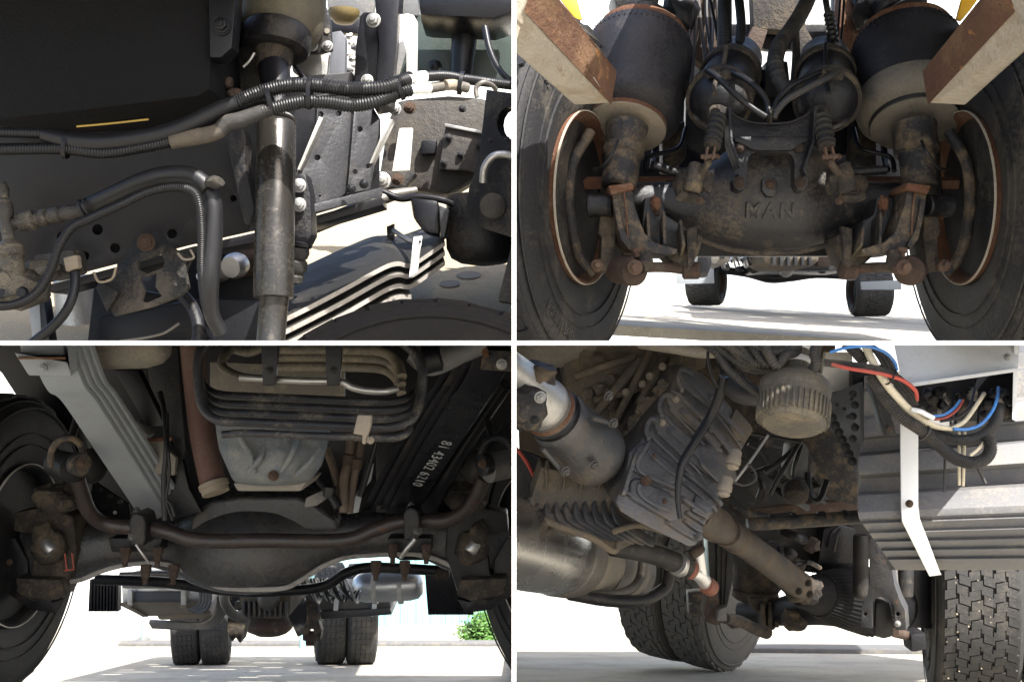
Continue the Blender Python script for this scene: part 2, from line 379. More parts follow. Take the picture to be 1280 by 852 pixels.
# shared small pieces -----------------------------------------------------------------------------
def _tmpl(name, mb, m, bevel=0.):
    me = None; b = BAY[0]; BAY[0] = 0
    o = mb.build(name, m, None, bevel=bevel); BAY[0] = b; me = o.data; bpy.data.objects.remove(o); return me
TM = {}
def bolt_mesh(m):
    if ('bolt', m) in TM: return TM['bolt', m]
    mb = MB(); z = Vector((0, 0, 1))
    mb.lathe((0, 0, 0), z, [(0, 1.0), (.18, 1.0), (.22, .95)], 16)
    mb.lathe((0, 0, .2), z, [(0, .76), (.5, .76), (.6, .62)], 6)
    mb.lathe((0, 0, .75), z, [(0, .4), (.28, .4), (.36, .3)], 10)
    TM['bolt', m] = _tmpl('bolt', mb, m, .03); return TM['bolt', m]
def place(me, name, parent, loc, axis, scale, spin=None):
    o = bpy.data.objects.new(name, me); COL.objects.link(o); o.parent = parent
    o.location = loc - root_loc(parent); q = Vector((0, 0, 1)).rotation_difference(Vector(axis).normalized())
    if spin is None: spin = random.uniform(0, 6.28)
    o.rotation_mode = 'QUATERNION'; o.rotation_quaternion = q @ Quaternion((0, 0, 1), spin); o.scale = (scale,) * 3 if not isinstance(scale, (tuple, list)) else scale
    return o
def bolt(parent, a, r, axis=(0, -1, 0), m='zinc', name='bolt'):
    return place(bolt_mesh(m), name, parent, P(*a), axis, S(r, a[2]))
def clip_mesh(m):
    if ('clip', m) in TM: return TM['clip', m]
    mb = MB(); k = 20; rings = []
    for i in range(k):
        a = 2 * math.pi * i / k; r = Vector((math.cos(a), math.sin(a), 0))
        rings.append([r * .97 + Vector((0, 0, -.16)), r * 1.09 + Vector((0, 0, -.16)), r * 1.09 + Vector((0, 0, .16)), r * .97 + Vector((0, 0, .16))])
    mb.rings(rings, closed=True)
    mb.hexa([Vector(q) for q in ((1.0, -.2, -.2), (1.0, .2, -.2), (1.0, .2, .2), (1.0, -.2, .2))], [Vector(q) for q in ((1.35, -.2, -.2), (1.35, .2, -.2), (1.35, .2, .2), (1.35, -.2, .2))])
    TM['clip', m] = _tmpl('hose_clamp', mb, m); return TM['clip', m]
def clamp(parent, a, r, along, m='steel', name='hose_clamp', wide=1.):
    """ring round a hose at pixel a; along = direction in pixels (dx, dy[, dd])"""
    b = P(a[0] + along[0], a[1] + along[1], a[2] + (along[2] if len(along) > 2 else 0)) - P(*a)
    s = S(r, a[2]); return place(clip_mesh(m), name, parent, P(*a), b, (s, s, s * wide))
def text(name, s, m, parent, size, M4, extrude=.001, spacing=1., bold=0.):
    cu = bpy.data.curves.new(name, 'FONT'); cu.body = s; cu.size = size; cu.extrude = extrude; cu.offset = bold; cu.align_x = 'CENTER'; cu.align_y = 'CENTER'; cu.space_character = spacing
    tmp = bpy.data.objects.new(name, cu); COL.objects.link(tmp)
    dg = bpy.context.evaluated_depsgraph_get(); me = bpy.data.meshes.new_from_object(tmp.evaluated_get(dg)); bpy.data.objects.remove(tmp)
    me.transform(Matrix.Translation(-root_loc(parent)) @ M4); me.materials.clear(); me.materials.append(M[m])
    o = bpy.data.objects.new(name, me); o['kind'] = 'stuff'; COL.objects.link(o); o.parent = parent; return o
def frame_at(o, x, y):
    x = Vector(x).normalized(); y = Vector(y); y = (y - x * y.dot(x)).normalized(); z = x.cross(y)
    return Matrix(((x.x, y.x, z.x, o.x), (x.y, y.y, z.y, o.y), (x.z, y.z, z.z, o.z), (0, 0, 0, 1)))

# wheels ------------------------------------------------------------------------------------------
def wheel(parent, a, R, n, width=.6, tread='rib', m_t='tyre', m_r='rustdk', lab=None, rim_r=.545, blocks=84, rows=5, dish=.16, hub=True, ring='whited', seg=96, written=None):
    """wheel > tyre, rim, hub ...; a = centre pixel of the face towards n, R px; n = unit vector out of the face that is seen"""
    ax = Vector(n).normalized(); c = P(*a); r = S(R, a[2]); W = r * width
    rt = MB()
    # tyre section from the seen bead over the tread to the hidden bead (h along the axis, outwards positive)
    prof = [(-.10 * W, rim_r * .95), (-.02 * W, rim_r), (.0, rim_r + .03), (.035 * W, .62), (.05 * W, .70), (.05 * W, .80), (.03 * W, .88), (-.01 * W, .935), (-.03 * W, .945), (-.03 * W, .955), (-.07 * W, .972), (-.10 * W, .975)]
    end = [(-.92 * W, .975), (-.95 * W, .972), (-1.0 * W, .94), (-1.05 * W, .80), (-1.04 * W, .66), (-1.0 * W, rim_r), (-.9 * W, rim_r * .95)]
    rt.lathe(c, ax, [(h, q * r) for h, q in prof + end], seg)
    root = rt.build('wheel', m_t, parent, angle=30)
    root.name = 'wheel'
    if lab: root['label'] = lab
    # tread
    tm = MB(); u = ax.orthogonal().normalized()
    u = (UP - ax * UP.dot(ax)).normalized(); v = ax.cross(u)
    def pt(h, rad, ang): return c + ax * h + (u * math.cos(ang) + v * math.sin(ang)) * rad
    span = .86 * W; rw = span / rows; nb = blocks
    for k in range(rows):
        h0 = -.07 * W - k * rw - rw * .045; h1 = -.07 * W - (k + 1) * rw + rw * .045
        for j in range(nb):
            a0 = 2 * math.pi * (j + .5 * (k % 2) * (tread == 'block')) / nb; a1 = a0 + 2 * math.pi / nb * (.91 if tread == 'block' else .965)
            sk = .14 * 2 * math.pi / nb * (1 if k % 2 else -1)
            if tread == 'rib': sk *= 1.4 * (1 if j % 2 else -1); s2 = -sk
            else: s2 = sk
            hs = rw * .10 * (1 if (j % 2) else -1)
            o_, i_ = r * 1.0, r * .962
            if k in (0, rows - 1): o_ = r * .992
            q = lambda rad: [pt(h0 + hs, rad, a0 + (sk if tread == 'block' else 0)), pt(h1 + hs, rad, a0 - (sk if tread == 'block' else 0)), pt(h1 - (hs if tread == 'rib' else -hs), rad, a1 - (sk if tread == 'block' else 0)), pt(h0 - (hs if tread == 'rib' else -hs), rad, a1 + (sk if tread == 'block' else 0))]
            tm.hexa(q(i_), q(o_))
    t = tm.build('tread', m_t, root, smooth=False); t['kind'] = 'stuff'
    # sidewall ribs
    sw = MB()
    for rad, th in ((.66, .008), (.735, .006), (.905, .010)):
        sw.lathe(c, ax, [(.035 * W, (rad - th) * r), (.064 * W - (.02 * W if rad > .9 else 0), (rad - th * .5) * r), (.064 * W - (.02 * W if rad > .9 else 0), (rad + th * .5) * r), (.03 * W, (rad + th) * r)], seg, caps=False)
    sw.build('sidewall_ring', m_t, root)
    # rim
    rm = MB(); q = rim_r
    rm.lathe(c, ax, [(h * W, k * r) for h, k in ((-.02, q - .002), (.03, q - .001), (.04, q - .012), (.02, q - .022), (-.06, q - .04), (-.25, q - .06), (-.27, q - .085), (-.5, q - .10), (-.6, q - .12), (-.7, q - .2), (-dish - .6, .20), (-dish - .62, .16))], 72, caps=False)
    rm.build('rim', m_r, root)
    if ring:
        g = MB(); g.lathe(c, ax, [(h * W, k * r) for h, k in ((.03, q + .006), (.048, q + .0045), (.05, q + .000), (.04, q - .002))], 72, caps=False)
        g.build('rim_edge', ring, root)
    if written:
      for txt, rad, ang0, hgt, mt_ in written:
        for i, ch in enumerate(txt):
            if ch == ' ': continue
            ang = ang0 - i * hgt * .78 / rad
            o = pt(.055 * W, rad * r, ang); rdir = (u * math.cos(ang) + v * math.sin(ang)); td = rdir.cross(ax)
            text('tyre_lettering', ch, mt_, root, hgt * r * 1.2, frame_at(o, td, rdir), r * .004)
    return root
# ------------------------------------------------------------------ the setting
def gz(s, h): return lambda x, y: s * y - h
def ground(name, x0, x1, y0, y1, zf, m, th=.03, nx=24, ny=40, bump=.0):
    mb = MB(); vs = []; fs = []
    for j in range(ny + 1):
        for i in range(nx + 1):
            x = x0 + (x1 - x0) * i / nx; y = y0 + (y1 - y0) * j / ny
            vs.append((x, y, zf(x, y) + bump * noise.noise(Vector((x * 3, y * 3, 0)))))
    for j in range(ny):
        for i in range(nx):
            a = j * (nx + 1) + i; fs.append([a, a + 1, a + nx + 2, a + nx + 1])
    n = len(vs); vs += [(v[0], v[1], v[2] - th) for v in vs]; fs += [[k + n for k in f][::-1] for f in fs]
    rim = [i for i in range(nx + 1)] + [j * (nx + 1) + nx for j in range(1, ny + 1)] + [ny * (nx + 1) + i for i in range(nx - 1, -1, -1)] + [j * (nx + 1) for j in range(ny - 1, 0, -1)]
    for a, b in zip(rim, rim[1:] + rim[:1]): fs.append([b, a, a + n, b + n])
    return struct(mb.add(vs, fs).build(name, m))
Z1 = lambda x, y: .36 * y - .84
Z2 = lambda x, y: .073 * y - .232 - .06 * (x - 1.43)
Z3 = lambda x, y: -.248 * y - .74
Z4 = lambda x, y: -.248 * y - .50
BAY[0] = 1; ground('yard_ground', -1.6, -.004, 1.95, 4.2, Z1, 'asphalt2')
BAY[0] = 2; ground('yard_ground', .004, 4.4, 2.95, 7.4, Z2, 'asphalt')
BAY[0] = 0; ground('yard_ground', -24, -.02, -6, 30.5, Z3, 'asphalt', .05, 50, 60)
ground('yard_ground', .02, 24, -6, 30.5, Z4, 'asphalt', .05, 50, 60)
# white boards that part the four bays
t = 5.4 / F * .5
mb = MB(); mb.hexa([Vector(q) for q in ((-t, 1, -.4), (t, 1, -.4), (t, 1, .4), (-t, 1, .4))], [Vector(q) for q in ((-t, 1.2, -.4), (t, 1.2, -.4), (t, 1.2, .4), (-t, 1.2, .4))])
struct(mb.build('upright_partition_board', 'white', smooth=False))
for s in (-1, 1):
    mb = MB(); a, b = sorted((s * t, s * .62))
    mb.hexa([Vector(q) for q in ((a, 1.001, -t), (b, 1.001, -t), (b, 1.001, t), (a, 1.001, t))], [Vector(q) for q in ((a, 1.2, -t), (b, 1.2, -t), (b, 1.2, t), (a, 1.2, t))])
    struct(mb.build('level_partition_board', 'white', smooth=False))
# pale buildings beyond the yard, clad in ribbed sheets
def clad(name, label, a, b, z0, z1, m, rib=.25, pw=1.1):
    """wall of upright cladding sheets between plan points a and b"""
    A = Vector((a[0], a[1], 0)); B = Vector((b[0], b[1], 0)); L = (B - A).length; t = (B - A) / L; no = Vector((t.y, -t.x, 0))
    if no.y > 0: no = -no
    root = thing(name, label, 'building', A + Vector((0, 0, z0)))
    core = MB(); core.prism([A - no * .06 + UP * z0, B - no * .06 + UP * z0, B - no * .06 + UP * z1, A - no * .06 + UP * z1], -no * 2.5); core.build('wall', m, root)
    n = int(L / pw)
    for i in range(n):
        x0 = L * i / n + .012; x1 = L * (i + 1) / n - .012; k = 4; pr = []
        for j in range(k):
            s0 = x0 + (x1 - x0) * j / k; wv = (x1 - x0) / k
            pr += [(s0, 0), (s0 + wv * .62, 0), (s0 + wv * .7, .018), (s0 + wv * .92, .018)]
        pr.append((x1, 0))
        poly = [A + t * s + no * h for s, h in pr]; poly += [A + t * x1 - no * .04, A + t * x0 - no * .04]
        mb = MB(); mb.prism([p + UP * (z0 + .1) for p in poly], UP * (z1 - z0 - .2)); mb.build('cladding_sheet', m, root, smooth=False)
    sk = MB(); sk.beam(A + no * .05 + UP * (z0 + .06), B + no * .05 + UP * (z0 + .06), .1, .24); sk.build('plinth', 'greyd', root)
    return root
clad('building', 'white clad building across the yard, raised to stand in for overexposed sky', (-20, 30.2), (20, 30.2), -8.6, 10.8, 'wallw', pw=1.6)  # upper height added so the white cladding stands in for bright sky
clad('building', 'pale teal ribbed shed wall beyond the right rear tyres and bush', (-4.4, 25.2), (-.05, 29.6), -8.3, -5.6, 'wallp', pw=.5)
# ------------------------------------------------------------------ upper left: chassis rail, shock absorber, hoses and a leaf spring
BAY[0] = 1
T1 = thing('truck', 'truck chassis rail with two tied black hoses, an upright shock absorber and leaf spring', 'truck', P(320, 440, 2.2), 'views under a truck')
rp = plane3((60, 300, 2.12), (470, 150, 2.28), (100, 200, 2.12))
# ----- the rail web with its holes
holes = [(122, 287, 6.5), (78, 296, 6.5), (144, 310, 6), (105, 320, 6.5), (215, 292, 6), (292, 248, 4)]
rail = plate('chassis_rail', 'black', T1, [(-20, 130), (200, 110), (440, 90), (476, 150), (474, 245), (330, 286), (240, 306), (100, 342), (60, 354), (-20, 376)], rp, .02, holes, bevel=.002)
rail['label'] = 'black chassis rail with round drilled holes'
plate('dark_rail_backing', 'black', rail, [(-20, 140), (200, 120), (440, 100), (466, 240), (330, 280), (240, 300), (100, 336), (-20, 360)], lambda x, y: rp(x, y) + rp.n * .10, .01)  # black sheet standing in for shade inside the channel, seen through the holes
def rd1(x, y, o): return rp(x, y) - rp.n * o
lowf = MB(); lowf.sheet([(60, 356), (240, 308), (330, 288), (476, 246), (478, 256), (330, 300), (240, 318), (64, 366)], lambda x, y: rd1(x, y, .006), (0, .09, .0)); lowf.build('rail_flange', 'black', rail, bevel=.002)
tb = pipe('flange_tube', 'steeldk', T1, [(386, 286, 2.35), (430, 268, 2.4), (484, 246, 2.46), (520, 238, 2.5)], [9, 9, 8, 5], 20)
# ----- big black housing top left
bx1 = block('battery_housing', 'blackm', T1, [(-20, -20), (262, -20), (265, 60), (263, 112), (248, 121), (200, 127), (100, 139), (-20, 152)], 1.95, .25, .014)
bx1['label'] = 'large matt black housing above the hoses'
brk = block('corner_bracket', 'black', T1, [(260, -20), (296, -20), (290, 60), (276, 72), (262, 72)], 1.93, .05, .004); bolt(brk, (277, 32, 1.925), 10, (0, -1, 0), 'black')
MB().lathe(P(277, 32, 1.928), (0, -1, 0), [(0, S(13, 1.93)), (.003, S(13, 1.93))], 28).build('washer', 'black', brk)
block('dark_recess_sheet', 'black', T1, [(262, -10), (330, -10), (340, 140), (262, 150)], 2.2, .03, .004)  # black sheet in place of the shade in this recess
# ----- canister over the shock absorber
cn = turned('air_canister', 'tankb', T1, (350, 60, 2.15), (354, -30, 2.15), [(-.02, 26), (.0, 34), (.08, 44), (.25, 51), (.5, 54), (1, 55)], 44)
turned('canister_neck', 'blackw', cn, (347, 40, 2.12), (344, 66, 2.11), [(-.2, 30), (-.1, 40), (.1, 43), (.7, 42.5), (.9, 40), (1, 30)], 40)
turned('dirty_boss', 'castd', cn, (343, 62, 2.11), (340, 92, 2.10), [(-.1, 25), (.3, 24), (.7, 22), (.85, 19), (1, 14)], 30)
turned('rubber_collar', 'black', cn, (342, 84, 2.09), (346, 112, 2.05), [(0, 16), (.1, 20), (.5, 19), (1, 15)], 28)
turned('bolt_cluster', 'rustdk', cn, (268, 101, 2.05), (290, 104, 2.05), [(0, 4), (.2, 6), (.5, 5), (.8, 8), (1, 6)], 10)
lump('fitting', 'rustdk', cn, (294, 116, 2.05), 8, .4, 3, (1.2, 1, .8), 2)
pipe('thin_pipe', 'steel', cn, [(318, 66, 2.05), (312, 76, 2.05), (304, 84, 2.05)], 1.8, 8)
block('canister_bracket', 'blackw', cn, [(296, 60), (330, 50), (340, 130), (300, 120)], 2.14, .04, .006)
# ----- upright shock absorber
sh1 = turned('shock_absorber', 'shock', T1, (346, 150, 1.98), (342, 372, 1.94), [(0, 18), (.012, 22), (.03, 24), (.97, 24.5), (1.0, 24)], 48)
turned('shock_body', 'shock', sh1, (343, 370, 1.95), (336, 450, 1.92), [(0, 19), (.02, 18), (1, 17.5)], 44)
turned('shock_cap', 'steel', sh1, (346, 142, 1.985), (346, 152, 1.98), [(0, 12), (.3, 16), (.6, 21), (1, 24.4)], 44)
turned('shock_pin', 'blackw', sh1, (347, 120, 1.99), (346, 146, 1.985), [(0, 12), (.7, 13), (1, 17)], 28)
# ----- gusset plates between hoses and rail bottom
gp = plane3((380, 140, 2.1), (470, 140, 2.2), (400, 250, 2.12))
g1 = plate('gusset_plate', 'greys', T1, [(397, 126), (440, 126), (434, 240), (402, 262), (372, 270), (366, 248), (370, 218), (396, 152)], gp, .012, [(401, 143, 3.6), (423.5, 142, 3.6), (397, 197, 3.8), (400, 245, 1.4)], bevel=.0015)
g2 = plate('gusset_plate', 'greys', T1, [(440, 126), (462, 126), (458, 160), (470, 150), (466, 190), (458, 238), (430, 243), (434, 200)], lambda x, y: gp(x, y) - gp.n * .014, .012, [(446, 163, 3.6), (440, 216, 3.2), (456, 209, 3)], bevel=.0015)
for x, y, r in ((439, 236, 6.5), (455, 230, 6)): bolt(g2, (x, y, 2.10), r, (0, -1, 0), 'black')
MB().hexa([gp(365, 272) - gp.n * .03, gp(372, 260) - gp.n * .03, gp(470, 236) - gp.n * .03, gp(470, 248) - gp.n * .03], [gp(365, 272) + gp.n * .05, gp(372, 260) + gp.n * .05, gp(470, 236) + gp.n * .05, gp(470, 248) + gp.n * .05]).build('gusset_foot', 'greys', g1, bevel=.002)
for k, (pts) in enumerate(([(399, 150), (370, 214), (366, 214), (394, 148)], [(486, 152), (460, 206), (456, 206), (480, 150)])):
    MB().sheet(pts, lambda x, y: gp(x, y) - gp.n * .02, (0, .03, 0)).build('gusset_edge', 'steel', g1, bevel=.001)
# left gusset that carries the rail
gl = block('gusset_plate', 'blackw', T1, [(282, 168), (304, 160), (308, 176), (306, 200), (318, 262), (312, 282), (305, 280), (286, 190)], 2.04, .05, .004)
# ----- black post with bolts above the hoses
po = block('upright_post', 'blackc', T1, [(466, -20), (500, -20), (496, 60), (488, 130), (466, 134), (474, 60)], 2.2, .08, .005)
block('post_flange', 'black', po, [(450, 20), (454, 15), (474, 15), (472, 120), (442, 120), (444, 60)], 2.24, .04, .004)
bolt(po, (467, 26, 2.19), 9.5, (-.1, -1, 0), 'zinc'); bolt(po, (459, 101, 2.18), 8, (0, -1, 0), 'zinc')
lf = block('holed_bracket', 'blackw', T1, [(384, 66), (384, 20), (404, 0), (412, 20), (415, 62), (400, 66)], 2.2, .02, .003)
for x, y in ((391, 39), (409, 39)): MB().lathe(P(x, y, 2.198), (0, -1, 0), [(0, S(3.4, 2.2)), (.002, S(3.4, 2.2))], 14).build('bracket_hole', 'tank', lf)
for x, y in ((391, 58), (409.5, 58)): bolt(lf, (x, y, 2.195), 7, (0, -1, 0), 'zinc')
block('support_plate', 'steel', T1, [(360, 62), (411, 66), (408, 104), (388, 106), (366, 90)], 2.26, .02, .003)
pipe('edge_strip', 'blackw', T1, [(358, 66, 2.2), (368, 82, 2.18), (384, 104, 2.16)], 3, 8)
block('support_plate', 'greybl', T1, [(414, 40), (426, 38), (432, 46), (431, 100), (410, 102)], 2.26, .03, .004)
br_ = block('engine_fitting', 'whited', T1, [(432, 40), (440, 44), (445, 60), (440, 80), (442, 100), (432, 102)], 2.4, .05, .006)
for k in range(9): lump('engine_fitting', 'whited' if k % 2 else 'steel', br_, (437 + (k % 3) * 3, 46 + k * 7, 2.36), 5, .5, k, (1, .8, .8), 2)
block('rear_panel', 'greyd', T1, [(406, -20), (470, -20), (466, 22), (440, 20), (410, 12)], 2.7, .03, .004)
turned('yellow_lamp', 'amber', T1, (430, 14, 2.5), (430, 30, 2.5), [(0, 20), (.4, 19), (.9, 12), (1, 6)], 28)
block('frame_web', 'black', T1, [(404, 24), (450, 22), (448, 42), (408, 40)], 2.6, .03, .004)
# ----- right hand side
sp1 = block('steel_bracket', 'whited', T1, [(499, 18), (510, 17), (517, 19), (522, 28), (521, 104), (508, 104), (508, 62), (497, 60)], 2.24, .012, .002)  # white colour stands in for sun on bare steel
MB().sheet([(496, 56), (504, 50), (508, 64), (500, 92), (493, 100)], flat(2.235), (0, .012, 0)).build('bracket_shank', 'greyd', sp1, bevel=.002)
block('sunlit_white_tab', 'whited', T1, [(499, 160), (516, 160), (512, 213), (490, 214)], 2.3, .012, .002)  # sunlight on the steel put into its white colour
bp = block('green_panel', 'panelg', T1, [(496, 16), (645, 22), (645, 104), (560, 96), (500, 100)], 2.75, .03, .004)
rc = MB(); rc.lathe(P(582, 24, 2.66), P(577, 94, 2.66) - P(582, 24, 2.66), [(0, S(17, 2.66)), (S(72, 2.66), S(14, 2.66))], 36); rc.build('round_column', 'blackc', T1)
tk1 = block('air_tank', 'blackc', T1, [(520, -20), (660, -20), (660, 4), (636, 18), (618, 24), (522, 20)], 2.5, .2, .03); 
block('rear_panel', 'greyd', T1, [(490, -20), (528, -20), (522, 20), (496, 16)], 2.72, .02, .003)
pipe('air_hose', 'hosek', T1, [(606, 34, 2.4), (612, 62, 2.38), (622, 84, 2.36), (634, 98, 2.34), (650, 106, 2.34)], 4, 12)
lump('panel_fitting', 'black', T1, (544, 82, 2.7), 8, .4, 2, (1, .6, 1), 2)
# castings below the hoses
cs = block('rear_casting', 'castg', T1, [(484, 150), (496, 124), (560, 118), (612, 122), (610, 214), (560, 244), (520, 236), (470, 240), (476, 200)], 2.62, .1, .02)
block('casting_plate', 'castg', cs, [(557, 156), (604, 166), (602, 214), (548, 212)], 2.58, .03, .006)
for x, y in ((561, 172), (599, 182), (576, 193), (555, 203), (578, 136)): bolt(cs, (x, y, 2.575), 5, (0, -1, 0), 'blackw')
MB().sheet([(556, 154), (604, 164), (602, 167), (556, 158)], flat(2.57), (0, .03, 0)).build('plate_edge', 'steel', cs, bevel=.001)
block('square_plug', 'black', cs, [(526, 175), (546, 174), (544, 192), (526, 193)], 2.59, .03, .006)
for x, y, m_ in ((494, 137, 'zinc'), (512, 135, 'rustl')): bolt(cs, (x, y, 2.56), 8, (0, -1, 0), m_)
bt1 = block('bolt_bracket', 'blackw', T1, [(470, 214), (500, 212), (520, 216), (506, 236), (486, 248), (472, 238)], 2.5, .05, .006)
bolt(bt1, (478, 226, 2.48), 11, (0, -1, 0), 'steel'); bolt(bt1, (497, 224, 2.48), 8, (0, -1, 0), 'rustl')
lw = pipe('lower_edge', 'blackc', T1, [(478, 240, 2.45), (500, 248, 2.45), (520, 246, 2.45), (538, 247, 2.45), (560, 252, 2.45), (580, 262, 2.45)], 4.6, 12)
kb1 = plane3((600, 120, 2.3), (645, 120, 2.25), (600, 230, 2.3))
kp = plate('knuckle_plate', 'blackw', T1, [(608, 112), (650, 118), (650, 300), (600, 284), (582, 262), (586, 236), (598, 200), (604, 150)], kb1, .03, [(636, 154, 15, 20)], bevel=.004)
pipe('hole_rim', 'steel', kp, [(604, 228, 2.27), (606, 210, 2.26), (616, 196, 2.25), (630, 193, 2.25), (645, 196, 2.25)], 5, 14)
MB().lathe(P(616, 258, 2.27), (0, -1, 0), [(0, S(16, 2.3)), (.01, S(16, 2.3)), (.014, S(13, 2.3)), (.016, S(3, 2.3))], 28).build('round_cover', 'castg', kp)
for a in ((620, 148), (634, 174), (613, 176), (624, 253), (596, 240)): bolt(kp, (a[0], a[1], 2.265), 3.4, (0, -1, 0), 'blackw')
turned('hub_drum', 'blackw', T1, (604, 262, 2.5), (604, 340, 2.5), [(-.2, 46), (.3, 47), (.62, 46), (.78, 40), (.86, 28), (.9, 6)], 48)
block('tyre_edge', 'rubberd', T1, [(622, 376), (642, 296), (650, 300), (650, 380)], 2.2, .1, .01)
# bump stop hanging from the right
bs = block('spring_stop', 'blackc', T1, [(512, 246), (548, 250), (550, 294), (530, 290), (516, 272)], 2.42, .08, .012)
block('stop_plate', 'greys', bs, [(549, 256), (562, 262), (556, 296), (551, 298)], 2.40, .05, .004)
# ----- bolted rubber stop right of the shock absorber
rs = block('stop_bracket', 'blackw', T1, [(364, 218), (382, 216), (388, 244), (390, 292), (384, 304), (362, 306)], 2.04, .06, .005)
for x, y in ((374, 232), (374, 256)): bolt(rs, (x, y, 2.03), 9, (.1, -1, 0), 'zinc')
turned('stop_plate', 'blackc', rs, (372, 302, 2.04), (371, 308, 2.04), [(0, 17), (.3, 19), (1, 18)], 30)
turned('rubber_stop', 'rubberd', rs, (371, 306, 2.04), (365, 354, 2.05), [(0, 12), (.05, 16), (.2, 17), (.32, 15), (.36, 13), (.42, 16), (.6, 16.5), (.7, 14), (.74, 12), (.8, 14), (.95, 13), (1, 8)], 30)
# ----- leaf spring
def leaf1(name, par, i):
    dy = 15.5 * i
    up = [(330, 408 + dy, 2.0), (380, 384 + dy, 2.08), (430, 358 + dy, 2.16), (478, 332 + dy * .95, 2.24), (497, 326 + dy * .9, 2.28), (514, 328 + dy * .85, 2.32), (540, 312 + dy * .8, 2.38), (556, 301 + dy * .78, 2.42)]
    back = [(330, 352 + dy, 2.35), (372, 336 + dy, 2.42), (420, 314 + dy, 2.5), (460, 297 + dy * .95, 2.58), (480, 294 + dy * .9, 2.62), (500, 294 + dy * .85, 2.66), (530, 284 + dy * .8, 2.72), (548, 276 + dy * .78, 2.76)]
    if i == 3: up = up[:6]; back = back[:6]
    a = spline(VP(up), n=6); b = spline(VP(back), n=6); th = Vector((0, .003, -.0125))
    lf_ = MB().rings([[p, q, q + th, p + th] for p, q in zip(a, b)]).build(name, 'leafk', par, bevel=.0022, segs=3, angle=30)
    out = Vector((.1, -.0012, 0)); e_ = MB().rings([[p + Vector((.0002, -.0012, -.0012)), p + Vector((.0002, .002, -.0012)), p + th + Vector((.0002, .002, .0012)), p + th + Vector((.0002, -.0036, .0012))] for p in a]); e_.build('sunlit_edge_strip', 'edge3', lf_ if i == 0 else lf_.parent)  # pale strip paints sunlight along the front edge of the leaf
    return lf_
ls = leaf1('leaf_spring', T1, 0); ls['label'] = 'black leaf spring with painted-on sunlit leaf edges over the yard'
for i in (1, 2, 3): leaf1('spring_leaf', ls, i)
lc = MB(); lc.hexa(VP([(517, 296, 2.27), (528, 295, 2.27), (522, 340, 2.27), (511, 347, 2.27)]), VP([(517, 296, 2.285), (528, 295, 2.285), (522, 340, 2.285), (511, 347, 2.285)])); lc = lc.build('leaf_clip', 'white', ls, bevel=.002)
MB().lathe(P(525, 302, 2.268), (0, -1, 0), [(0, S(1.8, 2.27)), (.002, S(1.8, 2.27))], 12).build('clip_hole', 'black', lc)
block('clip_tab', 'blackw', ls, [(483, 283), (493, 279), (493, 300), (484, 300)], 2.58, .012, .002)
pipe('clip_bolt', 'blackw', ls, [(492, 288, 2.57), (510, 300, 2.4), (520, 304, 2.28)], 3, 10)
sh_ = MB(); 
# ----- spring eye and links behind the rail
ey = turned('spring_eye', 'steel', T1, (300, 330, 2.5), (288, 334, 2.46), [(0, 14), (.3, 16), (.7, 16), (1, 13)], 28)
lump('eye_strap', 'rustdk', ey, (306, 326, 2.55), 20, .3, 4, (1, .6, 1))
pipe('steering_rod', 'steel', T1, [(228, 336, 2.6), (255, 346, 2.58), (280, 338, 2.54)], [20, 16, 12], 24)
lump('spring_link', 'rustdk', T1, (288, 350, 2.6), 14, .3, 6, (1.4, .8, .6))
# ----- folded bracket under the rail
bk1 = plane3((130, 380, 2.03), (240, 340, 2.0), (180, 300, 2.06))
fb1 = plate('folded_bracket', 'brkt', T1, [(168, 298), (186, 288), (200, 288), (210, 304), (228, 316), (240, 320), (236, 328), (232, 338), (236, 358), (226, 368), (190, 382), (142, 394), (124, 362), (130, 352), (145, 344), (146, 330), (156, 322)], bk1, .008, [[(172, 326), (200, 316), (206, 326), (204, 334), (184, 342), (172, 336)], [(174, 346), (196, 340), (194, 358), (202, 370), (184, 378), (176, 376), (180, 362)]], bevel=.0015)
bolt(fb1, (183, 303, 2.03), 11.5, (.1, -1, .1), 'rustl')
for pts in ([(124, 362), (130, 354), (153, 368), (138, 392)], [(236, 326), (236, 358), (224, 344)]): MB().sheet(pts, lambda x, y: bk1(x, y) - bk1.n * .012, (0, .01, 0)).build('bent_ear', 'brkt', fb1, bevel=.001)
for pts in ([(117, 340), (124, 352), (140, 348), (145, 334)], [(222, 316), (230, 324), (242, 322), (238, 312)]): pipe('hook_edge', 'dusty', fb1, [(p[0], p[1], 2.0) for p in pts], 1.6, 8)
block('dark_recess_sheet', 'black', T1, [(118, 346), (240, 310), (330, 290), (340, 430), (108, 430)], 2.55, .03, .004)  # black sheet painting the shaded recess under the rail
block('dark_recess_sheet', 'black', T1, [(118, 352), (240, 374), (326, 376), (326, 436), (108, 436)], 2.335, .02, .003)  # nearer black sheet, fills the same recess with painted shade
block('battery_tray', 'black', T1, [(120, 396), (240, 374), (262, 426), (120, 440)], 2.3, .1, .01)
pipe('bent_pipe', 'blackw', T1, [(226, 366, 2.2), (240, 384, 2.18), (248, 408, 2.16), (246, 436, 2.15)], 8, 16); pipe('bent_pipe', 'steeldk', T1, [(150, 426, 2.2), (180, 422, 2.2), (205, 416, 2.2), (224, 404, 2.2)], 2, 8)
